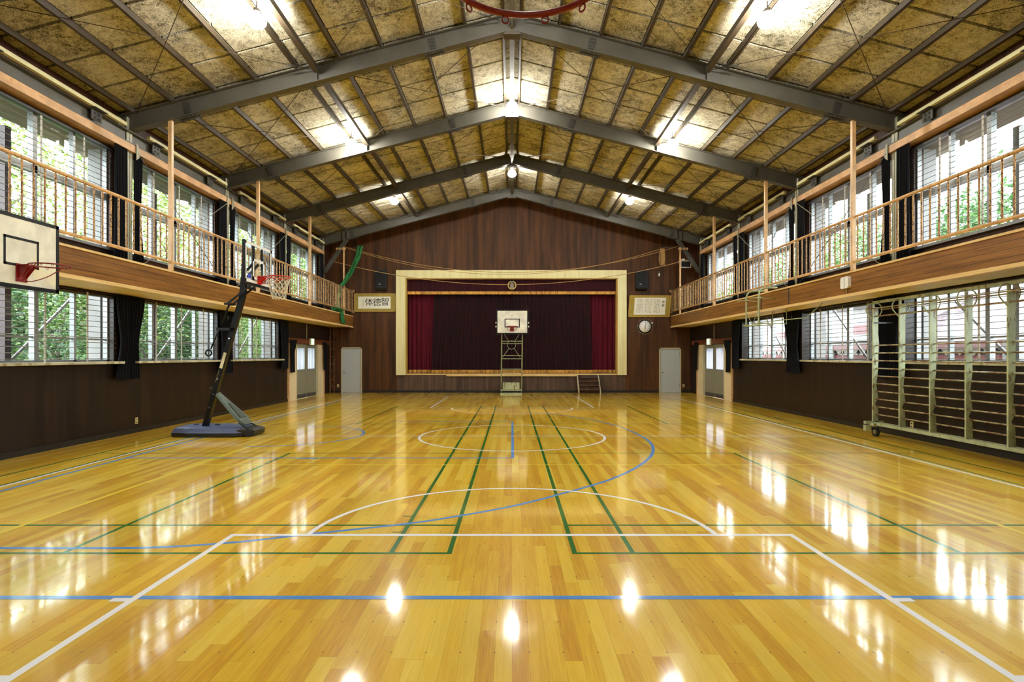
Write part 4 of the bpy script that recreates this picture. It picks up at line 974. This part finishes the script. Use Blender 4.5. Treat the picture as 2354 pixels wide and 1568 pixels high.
# far wheeled goal before the stage
yg = 23.55; r = empty('wheeled_goal', (0, yg, 0), 'white backboard goal on a tall tubular wheeled stand before the stage', 'basketball goal')
def gx(px, y=yg): return (px - 1177) * y / FPX
def gz(py, y=yg): return H + (817.5 - py) * y / FPX
bb = yg - .45
x0, x1, z0, z1 = gx(1142, bb), gx(1213.5, bb), gz(767, bb), gz(713, bb)
MB().box(x0, x1, bb, bb + .03, z0, z1).build('board', 'offwhite', r)
def rect(mb, x0, x1, z0, z1, w_, y): mb.box(x0, x1, y - .003, y - .0005, z0, z0 + w_); mb.box(x0, x1, y - .003, y - .0005, z1 - w_, z1); mb.box(x0, x0 + w_, y - .003, y - .0005, z0, z1); mb.box(x1 - w_, x1, y - .003, y - .0005, z0, z1)
e = MB(); rect(e, x0, x1, z0, z1, .028, bb); e.box(x0 - .03, x0, bb - .005, bb + .035, z0 - .03, z1 + .03); e.box(x1, x1 + .03, bb - .005, bb + .035, z0 - .03, z1 + .03); e.box(x0, x1, bb - .005, bb + .035, z0 - .03, z0); e.box(x0, x1, bb - .005, bb + .035, z1, z1 + .02); e.build('board_border', 'black', r)
e = MB(); rect(e, gx(1160, bb), gx(1195, bb), gz(753, bb), gz(732.5, bb), .035, bb); e.build('target_square', 'black', r)
hoop(r, (gx(1177, bb), bb - .38, gz(751.5, bb)), .225, 'red_dk', (0, -1), .010, .155, pw=.075, drop=.16)
lc = MB()
for sx_ in (x0 - .04, x1 + .02):
    for zz in (gz(742, bb), gz(751, bb)): lc.box(sx_ - .01, sx_ + .03, bb - .02, bb + .04, zz - .03, zz + .03)
lc.build('board_clips', 'offwhite', r)
fx0t, fx1t, fx0b, fx1b = gx(1153.5), gx(1201), gx(1152), gx(1199)
for (xt, xbt) in ((fx0t, fx0b), (fx1t, fx1b)):
    MB().tube([(xbt, yg, .10), (xt, yg, gz(764)), (xt, bb + .06, gz(745))], .022, 10).build('upright', 'frame_green', r)
    MB().tube([(xbt, yg + .45, .12), (xt, yg + .05, gz(800))], .018, 8).build('back_stay', 'frame_green', r)
for py, th_ in ((784.6, .016), (790, .016), (817.5, .012), (825, .016), (848.7, .012), (858, .010)):
    t_ = (py - 764) / (905 - 764); MB().tube([(fx0t + (fx0b - fx0t) * t_, yg, gz(py)), (fx1t + (fx1b - fx1t) * t_, yg, gz(py))], th_, 8).build('crossbar', 'frame_green', r)
e = MB(); cc = (gx(1176), yg, gz(793)); e.ring(cc, .17, .009, (0, 1, 0), 32, 6)
for (ax_, az_, bx_, bz_) in ((gx(1159), gz(768), gx(1170), gz(785)), (gx(1194), gz(768), gx(1183), gz(785)), (gx(1155), gz(822), gx(1170), gz(801)), (gx(1196), gz(822), gx(1182), gz(801))): e.tube([(ax_, yg, az_), (bx_, yg, bz_)], .009, 6)
e.build('cross_stays', 'frame_green', r)
MB().box(gx(1156), gx(1194), yg - .1, yg + .35, gz(895), gz(880)).build('counterweight', 'bar_green', r)
e = MB(); e.box(gx(1150.5), gx(1200), yg - .22, yg + .5, .0, .055); e.box(gx(1151), gx(1199), yg - .08, yg - .0, .14, .19); e.build('base_plate', 'bar_green', r)
for x in (gx(1155), gx(1195)):
    for yy in (yg - .1, yg + .4): MB().cyl((x - .02, yy, .10), (x + .02, yy, .10), .045, 14).build('wheel', 'rubber', r)
# folded side goal frame on the right gallery
r = empty('folded_goal_frame', (6.4, 15.2, 2.3), 'pale green tube frame of a goal without board, folded at the right gallery', 'goal frame')
X1 = 6.28; ys_ = (X1 * FPX / (1744 - 1177), X1 * FPX / (1715.5 - 1177))
for yy in ys_:
    top = 3.14
    MB().tube(spline([(X1, yy, 2.35), (X1, yy, 2.9), (X1, yy, top - .04), (X1 + .05, yy, top + .09), (X1 + .16, yy, top + .14), (6.75, yy, top + .15)], 6), .022, 10).build('bent_upright', 'frame_green', r)
    MB().tube([(X1 - .10, yy, 2.37), (XG + .30, yy, 2.37), (XG + .30, yy, 2.76)], .013, 8).build('lower_arm', 'frame_green', r)
    m_ = MB(); m_.box(X1 - .05, X1 + .06, yy - .04, yy + .04, 3.02, 3.05); m_.tube([(X1, yy, 3.035), (XG, yy, 3.0)], .012, 8); m_.tube([(X1 - .22, yy + .03, 3.02), (X1, yy + .03, 3.04)], .010, 6); m_.build('hinge_bracket', 'frame_green', r)
MB().tube([(X1, ys_[0], 2.82), (X1, ys_[1], 2.82)], .008, 8).build('crossbar', 'frame_green', r)
MB().tube([(X1, ys_[0] - .08, 2.345), (X1, ys_[1] + .08, 2.345)], .016, 8).build('crossbar', 'frame_green', r)
MB().tube([(X1, ys_[0], 2.76), (X1, (ys_[0] + ys_[1]) / 2, 2.35), (X1, ys_[1], 2.76)], .008, 6).build('v_brace', 'frame_green', r)
MB().tube([(X1, ys_[0], 2.40), (XG - .02, 13.2, 2.42), (6.9, 12.95, 2.73)], .010, 8).build('swing_arm', 'frame_green', r)
for yy in (ys_[0] - .75, ys_[1]): tag(MB().box(XG - .012, XG, yy - .02, yy + .02, 2.80, 3.2).build('fascia_strap', 'steel_dk', r), 'dark strap on the fascia')

# ------------------------------------------------------------------ portable hoop on the left
Y0 = 11.05
def Q(px, py, y=Y0): return P(px, py, y)
r = empty('portable_hoop', (-5.8, 11.4, 0), 'black portable basketball hoop with clear board, white net and orange-red rim', 'basketball hoop')
def loft(mb, secs, caps=True, smooth=False):
    n = len(secs[0]); vs = [p for s_ in secs for p in s_]; fs = [(i * n + k, i * n + (k + 1) % n, (i + 1) * n + (k + 1) % n, (i + 1) * n + k) for i in range(len(secs) - 1) for k in range(n)]
    if caps: fs += [tuple(reversed(range(n))), tuple((len(secs) - 1) * n + k for k in range(n))]
    mb.add(vs, fs, smooth)
ol = [(-6.56, 11.22), (-6.50, 11.12), (-6.2, 11.08), (-5.28, 11.08), (-5.16, 11.16), (-5.14, 11.32), (-5.14, 11.70), (-5.30, 11.86), (-6.2, 11.90), (-6.5, 11.86), (-6.58, 11.70)]
cxy = (-5.86, 11.48)
def sec(k, z, q=ol): return [(cxy[0] + (x - cxy[0]) * k, cxy[1] + (y - cxy[1]) * k, z) for x, y in q]
m_ = MB(); loft(m_, [sec(.97, 0), sec(1.0, .03), sec(1.0, .08)]); m_.build('base_rim', 'black_plastic', r)
m_ = MB(); loft(m_, [sec(1.0, .08), sec(.98, .10), sec(.93, .165), sec(.86, .185)])
base = m_.build('base_tank', 'base_blue', r)
m_ = MB()
for (a, b) in ((-6.48, -6.22), (-6.12, -5.82), (-5.72, -5.30)):
    loft(m_, [[(a, 11.09, .085), (b, 11.09, .085), (b, 11.2, .085), (a, 11.2, .085)], [(a + .05, 11.115, .172), (b - .05, 11.115, .172), (b - .05, 11.25, .172), (a + .05, 11.25, .172)]])
m_.build('base_ribs', 'base_blue', base)
for k in (0, 1): MB().cyl((-6.28 + .42 * k, 11.6, .18), (-6.28 + .42 * k, 11.6, .20), .05, 16).build('filler_cap', 'black_plastic', base)
m_ = MB(); loft(m_, [[(-5.32, 11.12, .02), (-4.98, 11.22, .02), (-4.98, 11.72, .02), (-5.32, 11.8, .02)], [(-5.32, 11.10, .13), (-4.96, 11.22, .11), (-4.96, 11.72, .11), (-5.32, 11.82, .13)], [(-5.34, 11.14, .185), (-5.02, 11.26, .15), (-5.02, 11.68, .15), (-5.34, 11.78, .185)]]); m_.build('wheel_housing', 'black_plastic', r)
for yy in (11.19, 11.73): MB().cyl((-5.06, yy - .03, .07), (-5.06, yy + .03, .07), .07, 20).build('wheel', 'rubber', r)
pb, pm = Vector((-6.01, 11.42, .16)), Vector((-5.11, 11.06, 2.68)); pt_ = Vector((-5.07, 11.04, 3.04))
MB().bar(pb, pm, .095, .095, (0, 1, 0)).build('pole_lower', 'black', r)
MB().bar(pm - Vector((.0, 0, .02)), pt_, .095, .095, (0, 1, 0)).build('pole_upper', 'black', r)
m_ = MB(); d = (pm - pb).normalized(); off = Vector((0, -.052, 0))
m_.bar(pb + d * 1.24 + off + Vector((-.0, 0, 0)), pb + d * 1.56 + off, .008, .055, (1, 0, 0)); m_.build('pole_sticker', 'label', r)
m_ = MB()
for t_ in (.42, .70, 1.02, 1.85): m_.cyl(pb + d * t_ + Vector((0, -.05, 0)), pb + d * t_ + Vector((0, -.065, 0)), .014, 8)
m_.bar(pb + d * .95 + Vector((-.02, -.053, 0)), pb + d * 1.20 + Vector((-.02, -.053, 0)), .004, .014, (1, 0, 0)); m_.build('bolt_heads', 'chrome', r)
# sloping cover between pole and wheels
A0, A1 = Vector((-5.80, 11.36, .86)), Vector((-5.20, 11.44, .20)); dd = (A1 - A0).normalized(); nn = Vector((-dd.z, 0, dd.x)); nn = nn if nn.z > 0 else -nn
def cs(t, wd, th_): c = A0.lerp(A1, t); return [c + Vector((0, -wd, 0)), c + Vector((0, wd, 0)), c + Vector((0, wd * .92, 0)) + nn * th_, c + Vector((0, -wd * .92, 0)) + nn * th_]
m_ = MB(); loft(m_, [cs(0, .06, .03), cs(.08, .085, .04), cs(.85, .235, .05), cs(1.0, .15, .035)]); cv = m_.build('cover', 'cover', r)
m_ = MB(); loft(m_, [cs(.40, .05, .052), cs(.40, .05, .06), cs(.82, .13, .062), cs(.82, .13, .05)]); m_.build('cover_recess', plain('dark_green_recess', (58, 70, 62), .5), cv)
m_ = MB()
for t_, y_ in ((.12, .05), (.12, -.05), (.5, .13), (.5, -.13), (.86, .18), (.86, -.18)): q = A0.lerp(A1, t_) + Vector((0, y_, 0)) + nn * .045; m_.cyl(q, q + nn * .012, .010, 8)
m_.build('cover_screws', 'chrome', cv)
m_ = MB()
for y_ in (-.2, .2): m_.tube([A1 + Vector((-.08, y_ * .9, .06)), (-5.05, 11.44 + y_ * 1.1, .12)], .014, 8)
for y_ in (-.05, .05): m_.tube([A0 + Vector((0, y_, 0)), (-5.86, 11.36 + y_, .95)], .012, 8)
m_.build('stay_rods', 'black', r)
# head arms
XB = -4.79; ybc = 11.03
m_ = MB()
for y_ in (-.10, .10):
    m_.bar((-5.34, ybc + y_, 2.53), (-4.84, ybc + y_, 2.93), .016, .034, (0, 0, 1)); m_.bar((-5.06, ybc + y_, 3.06), (-4.84, ybc + y_, 3.30), .018, .045, (0, 0, 1))
    m_.bar((-5.04, ybc + y_, 2.98), (-4.84, ybc + y_, 2.96), .018, .045)
m_.build('parallel_arm', 'black', r)
MB().tube([(-5.34, ybc, 2.54), (-5.38, ybc, 2.46), (-5.52, ybc, 2.06)], .018, 8).build('lift_rod', 'black', r)
MB().tube([(-5.52, ybc - .02, 2.08), (-5.68, ybc - .04, 1.68)], .014, 8).build('crank_screw', 'black', r)
m_ = MB(); m_.bar((-5.58, ybc, 2.06), (-5.33, ybc, 2.06), .07, .05); m_.bar((-5.40, ybc, 2.53), (-5.28, ybc, 2.53), .22, .03); m_.build('crank_bracket', 'black', r)
m_ = MB(); m_.ring((-5.72, ybc - .04, 1.61), .055, .016, (0, 1, 0), 20, 8); m_.cyl((-5.73, ybc - .04, 1.67), (-5.73, ybc - .04, 1.76), .008, 8); m_.build('crank_handle', 'black', r)
# board
bz0, bz1, by0, by1 = 2.90, 3.64, 10.46, 11.60
MB().box(XB - .006, XB, by0, by1, bz0, bz1).build('clear_panel', 'clear', r)
m_ = MB(); frame_lines(m_, XB + .0005, by0, by1, bz0, bz1, .05, 1); m_.build('panel_border', 'white', r)
m_ = MB(); frame_lines(m_, XB + .0005, 10.78, 11.28, 2.98, 3.36, .045, 1); m_.build('target_square', 'white', r)
m_ = MB()
m_.box(XB - .04, XB + .008, by0 - .03, by0, bz0 - .04, bz1 + .01); m_.box(XB - .04, XB + .004, by1, by1 + .02, bz0 - .04, bz1); m_.box(XB - .04, XB + .006, by0, by1, bz0 - .045, bz0)
for yy in (10.86, 11.22): m_.box(XB - .045, XB - .012, yy - .022, yy + .022, bz0 - .02, bz1 - .02)
m_.box(XB - .07, XB - .04, by0 + .0, by0 + .12, bz0 - .05, bz0 + .30); m_.build('board_frame', 'black', r)
m_ = MB(); m_.box(XB + .001, XB + .004, 10.56, 10.70, 2.97, 3.06); tag(m_.build('sticker', plain('blue_sticker', (50, 80, 190), .4), r), 'blue sticker on the clear panel')
hoop(r, (-4.42, ybc, 3.045), .225, 'red', (1, 0), .010, .14, net=True, pw=.075, drop=.12)

# ------------------------------------------------------------------ wall bars on the right
r = empty('wall_bars', (7.05, 8.5, 0), 'pale green climbing wall bars with rusty rungs standing on wheels by the right wall', 'climbing frame')
WX = 7.03; ups = [11.33, 10.55, 9.78, 9.01, 8.24, 7.47, 6.70]
prof = [(WX - .02, .27), (WX + .10, .27), (WX + .105, .5), (WX + .07, .9), (WX + .07, 1.5), (WX + .11, 1.8), (WX + .11, 2.52), (WX - .02, 2.52)]
for yy in ups:
    m_ = MB(); m_.box(WX - .025, WX + .012, yy - .015, yy + .015, .26, 2.57); m_.prism([(WX + .01, .27), (WX + .09, .27), (WX + .075, .55), (WX + .02, .62), (WX + .08, .74), (WX + .045, 1.0), (WX + .08, 1.3), (WX + .085, 2.5), (WX + .01, 2.5)], yy - .010, yy + .010, 'y')
    m_.build('upright', 'bar_green', r)
    MB().tube(spline([(WX - .0, yy, 2.24), (WX - .08, yy, 2.32), (WX - .145, yy, 2.41), (WX - .14, yy, 2.50), (WX - .09, yy, 2.56), (WX - .0, yy, 2.575), (WX + .10, yy, 2.56), (WX + .15, yy, 2.50), (WX + .15, yy, 2.41), (WX + .10, yy, 2.32), (WX + .04, yy, 2.24)], 5), .010, 8).build('heart_bracket', 'bar_green', r)
for k in range(10):
    zz = .42 + k * .1485
    for a, b in zip(ups[1:], ups[:-1]):
        MB().tube([(WX + .045, a, zz), (WX + .045, b, zz)], .0125, 8).build('rung', 'rung', r)
for dx, zz, rr in ((0.01, 2.32, .014), (-.145, 2.455, .011), (.15, 2.455, .011)): MB().tube([(WX + dx, ups[-1] - .05, zz), (WX + dx, ups[0] + .02, zz)], rr, 8).build('top_tube', 'rung', r)
MB().box(WX - .015, WX + .03, ups[-1] - .05, ups[0] + .02, 2.565, 2.615).build('top_beam', 'bar_green', r)
MB().box(WX - .03, WX + .02, ups[-1] - .1, ups[0] + .03, .215, .27).build('base_beam', 'bar_green', r)
MB().box(WX + .08, WX + .13, ups[-1] - .1, ups[0] + .03, .215, .27).build('base_beam', 'bar_green', r)
for yy in (ups[0] - .05, ups[-1] + .05):
    m_ = MB(); m_.box(WX - .16, WX + .20, yy + .04, yy + .11, .23, .285); m_.box(WX - .16, WX - .05, yy + .04, yy + .12, .10, .21); m_.cyl((WX - .06, yy - .1, .225), (WX - .06, yy + .06, .225), .035, 14); m_.build('wheel_carrier', 'bar_green', r)
    wh = MB().cyl((WX - .03, yy - .02, .086), (WX + .02, yy - .02, .086), .086, 26); wh = wh.build('wheel', 'rubber', r)
    MB().cyl((WX - .035, yy - .02, .086), (WX + .025, yy - .02, .086), .045, 20).build('wheel_hub', 'chrome', wh)
m_ = MB(); m_.box(WX - .0, XR, ups[0] - .02, ups[0] + .01, 2.18, 2.21); m_.box(WX - .0, XR, ups[-1] - .02, ups[-1] + .01, 2.18, 2.21); m_.build('wall_tie', 'steel_dk', r)

# ------------------------------------------------------------------ outside
S(MB().box(-60, -7.95, -30, 70, -.5, -.3).build('ground_outside', 'soil'), 'ground outside the left wall', 'ground')
S(MB().box(7.95, 60, -30, 70, -.5, -.3).build('ground_outside', 'soil'), 'ground outside the right wall', 'ground')
hs = MB(); rows = []
for i in range(14):
    rows.append([(-14.5 - 1.0 * i + rs.uniform(-.3, .3), y_, -.3 + (0 if i == 0 else .25 + .55 * i) + rs.uniform(-.2, .25)) for y_ in range(-4, 60, 2)])
hs.grid(rows); S(hs.build('hillside', 'leaf_b'), 'green wooded bank rising behind the left windows', 'bank')
def crown_mesh(seed, rx, ry, rz, n_, size, clusters):
    q = random.Random(seed); m_ = MB(); cs_ = []
    for _ in range(clusters):
        while True:
            p = Vector((q.uniform(-1, 1), q.uniform(-1, 1), q.uniform(-1, 1)))
            if .25 < p.length < 1: break
        cs_.append(Vector((p.x * rx, p.y * ry, p.z * rz)))
    for _ in range(n_):
        c = q.choice(cs_); g = Vector((q.gauss(0, 1), q.gauss(0, 1), q.gauss(0, .7))) * min(rx, ry, rz) * .20
        c = c + g; a = Vector((q.gauss(0, 1), q.gauss(0, 1), q.gauss(0, .6))).normalized(); b = a.cross(Vector((q.gauss(0, 1), q.gauss(0, 1), q.gauss(0, 1)))).normalized()
        L_ = size * q.uniform(.7, 1.3); a *= L_; b *= L_ * .42
        m_.add([c - a, c - b * .9, c + a, c + b * .9], [(0, 1, 2, 3)])
    return m_
def trunk_mesh(seed, h_, r0, spread):
    q = random.Random(seed); m_ = MB(); m_.tube(spline([(0, 0, 0), (.1, .05, h_ * .4), (-.05, .1, h_ * .8), (.1, 0, h_ * 1.25)], 5), [r0 * (1 - .8 * i / 15) for i in range(16)], 8)
    for k in range(9):
        a = q.uniform(0, 6.28); z_ = h_ * q.uniform(.35, .9); e_ = Vector((math.cos(a) * spread * q.uniform(.6, 1), math.sin(a) * spread * q.uniform(.6, 1), z_ + spread * q.uniform(.3, .8)))
        m_.tube(spline([(0, .05, z_), tuple(Vector((0, 0, z_)).lerp(e_, .5) + Vector((0, 0, .15))), tuple(e_)], 4), [r0 * .4 * (1 - .75 * i / 8) for i in range(9)], 6)
    return m_
protos = {}
for key, sd, dims, n_, size, cl_, th_ in (('a', 11, (2.1, 2.1, 2.6), 9500, .075, 70, 2.6), ('b', 12, (1.9, 1.9, 2.2), 8500, .085, 60, 2.3), ('c', 13, (2.2, 2.2, 3.0), 8000, .055, 70, 3.2)):
    protos[key] = (crown_mesh(sd, *dims, n_, size, cl_), trunk_mesh(sd, th_, .13, 1.5), th_)
made = {}
def tree(key, x, y, z0, sc, rot, label, group, name='broadleaf_tree'):
    r = empty(name, (x, y, z0), label, 'tree', group); r.rotation_euler = (0, 0, rot); r.scale = (sc, sc, sc)
    cm, tm, h_ = protos[key]
    if key not in made:
        a = cm.build('foliage', 'leaf_' + key); b = tm.build('trunk', 'bark'); made[key] = (a, b)
    else:
        a, b = made[key][0].copy(), made[key][1].copy(); COL.objects.link(a); COL.objects.link(b)
    a.parent = r; b.parent = r; a.location = (0, 0, h_ + .3); b.location = (0, 0, 0)
lt = [('b', 11.9, 12.6, .95), ('a', 12.2, 15.8, .95), ('b', 11.9, 19.2, .95), ('c', 12.2, 22.8, .95), ('a', 12.0, 26.6, .95), ('b', 12.2, 31.0, 1.0),
      ('c', 18.4, 20.0, 2.1), ('c', 18.8, 26.0, 2.15), ('c', 18.4, 32.0, 2.1), ('c', 19.2, 38.5, 2.2), ('a', 19.4, 46.5, 2.2), ('a', 19.8, 56., 2.3)]
for k, (ky, x, y, sc) in enumerate(lt):
    near = k < 6
    tree(ky, -x, y, -.35 if near else 0.4, sc, k * 1.3, '%s tree outside left, %s in the %s row from the camera' % ('dense green' if near else 'tall pale green', ORD[k + 1] if near else ORD[k - 5], 'near' if near else 'back'), 'trees outside on the left')
rt = [('b', 28.0, 31., 2.5), ('b', 28.5, 41.0, 2.5), ('a', 29.0, 51., 2.4), ('b', 29.5, 62.0, 2.6), ('a', 30.0, 74.0, 2.6)]
for k, (ky, x, y, sc) in enumerate(rt):
    tree(ky, x, y, 0., sc, k * 2.1, 'dark green tree rising behind the buildings on the right, %s from the camera' % ORD[k + 1], 'trees outside on the right')
# outside columns and braces of the hall
for s in (-1, 1):
    for j in range(1, 6):
        yf = FY[j]
        tag(MB().box(s * 7.86, s * 8.10, yf - .30, yf + .30, -.3, 5.5).build('outer_pier', 'ext_white'), 'white outside pier beyond the %s windows, %s one from the stage' % (SIDE[s], ORD[6 - j]), 'pier', 'outside piers')
    for j in range(1, 5):
        ym_ = (FY[j] + FY[j + 1]) / 2
        r = empty('outer_brace', (s * 8.3, ym_, -.3), 'outside post with white diagonal struts beyond the %s windows, %s bay from stage' % (SIDE[s], ORD[5 - j]), 'brace', 'outside braces')
        MB().box(s * 8.22, s * 8.32, ym_ - .02, ym_ + .10, -.3, 5.3).build('post', 'ext_brown' if s < 0 else 'ext_white', r)
        for d_ in (-1, 1): MB().tube([(s * 8.27, ym_, 1.35), (s * 8.27, ym_ + d_ * 1.6, 2.75)], .025, 8).build('strut', 'ext_white', r)
# buildings on the right
b = empty('tiled_house', (15, 15, -.3), 'low house with pinkish tiled roof seen through the nearest right window', 'building')
m_ = MB(); m_.add([(12.4, 9, 1.95), (12.4, 19.6, 1.95), (17, 19.6, 4.3), (17, 9, 4.3), (12.4, 9, 1.85), (12.4, 19.6, 1.85), (17, 19.6, 4.2), (17, 9, 4.2)], [(3, 2, 1, 0), (4, 5, 6, 7), (0, 1, 5, 4), (1, 2, 6, 5), (2, 3, 7, 6), (3, 0, 4, 7)]); m_.build('tiled_roof', 'tile', b)
m_ = MB(); m_.bar((12.4, 13.2, 2.0), (15.6, 15.4, 3.72), .16, .12); m_.bar((17.0, 9, 4.32), (17.0, 19.6, 4.32), .25, .2); m_.build('roof_ridge', 'ext_red', b)
MB().box(13.0, 16.5, 9.2, 19.4, -.3, 1.9).build('house_wall', 'ext_pink', b)
b = empty('white_building', (15, 27, -.3), 'white two-storey building with dark windows seen through the farther right windows', 'building')
MB().box(13.0, 22, 19.9, 44, -.3, 4.6).build('building_wall', 'ext_white', b)
for k in range(7):
    y0 = 21.0 + 3.2 * k; f = MB().box(12.95, 13.0, y0, y0 + 2.1, 2.1, 3.0).build('building_window', 'window_dark', b)
    MB().box(12.93, 12.96, y0 + .25, y0 + 1.1, 2.35, 2.7).build('window_curtain', 'ext_pink', f)
MB().box(12.8, 13.02, 19.9, 44, 3.4, 3.9).build('balcony_band', 'timber_out', b)
b = empty('covered_walkway', (11.6, 18, -.3), 'pink walkway wall with a row of pale triangles outside the right windows', 'walkway')
MB().box(11.5, 11.62, 2, 46, -.3, 1.58).build('brick_band', 'ext_red', b); MB().box(11.46, 11.66, 2, 46, 1.74, 1.94).build('pink_beam', 'ext_pink', b)
MB().box(11.55, 11.6, 2, 46, 1.55, 1.75).build('shade_strip', 'window_dark', b)
m_ = MB(); y_ = 6.0
while y_ < 40: m_.prism([(y_, 1.745), (y_ + .42, 1.745), (y_ + .21, 1.56)], 11.48, 11.50, 'x'); y_ += .46
m_.build('triangle_pennants', 'eave', b)
for k in range(9): MB().box(11.44, 11.56, 6 + 3.7 * k, 6.2 + 3.7 * k, -.3, 1.94).build('walkway_post', 'ext_white', b)
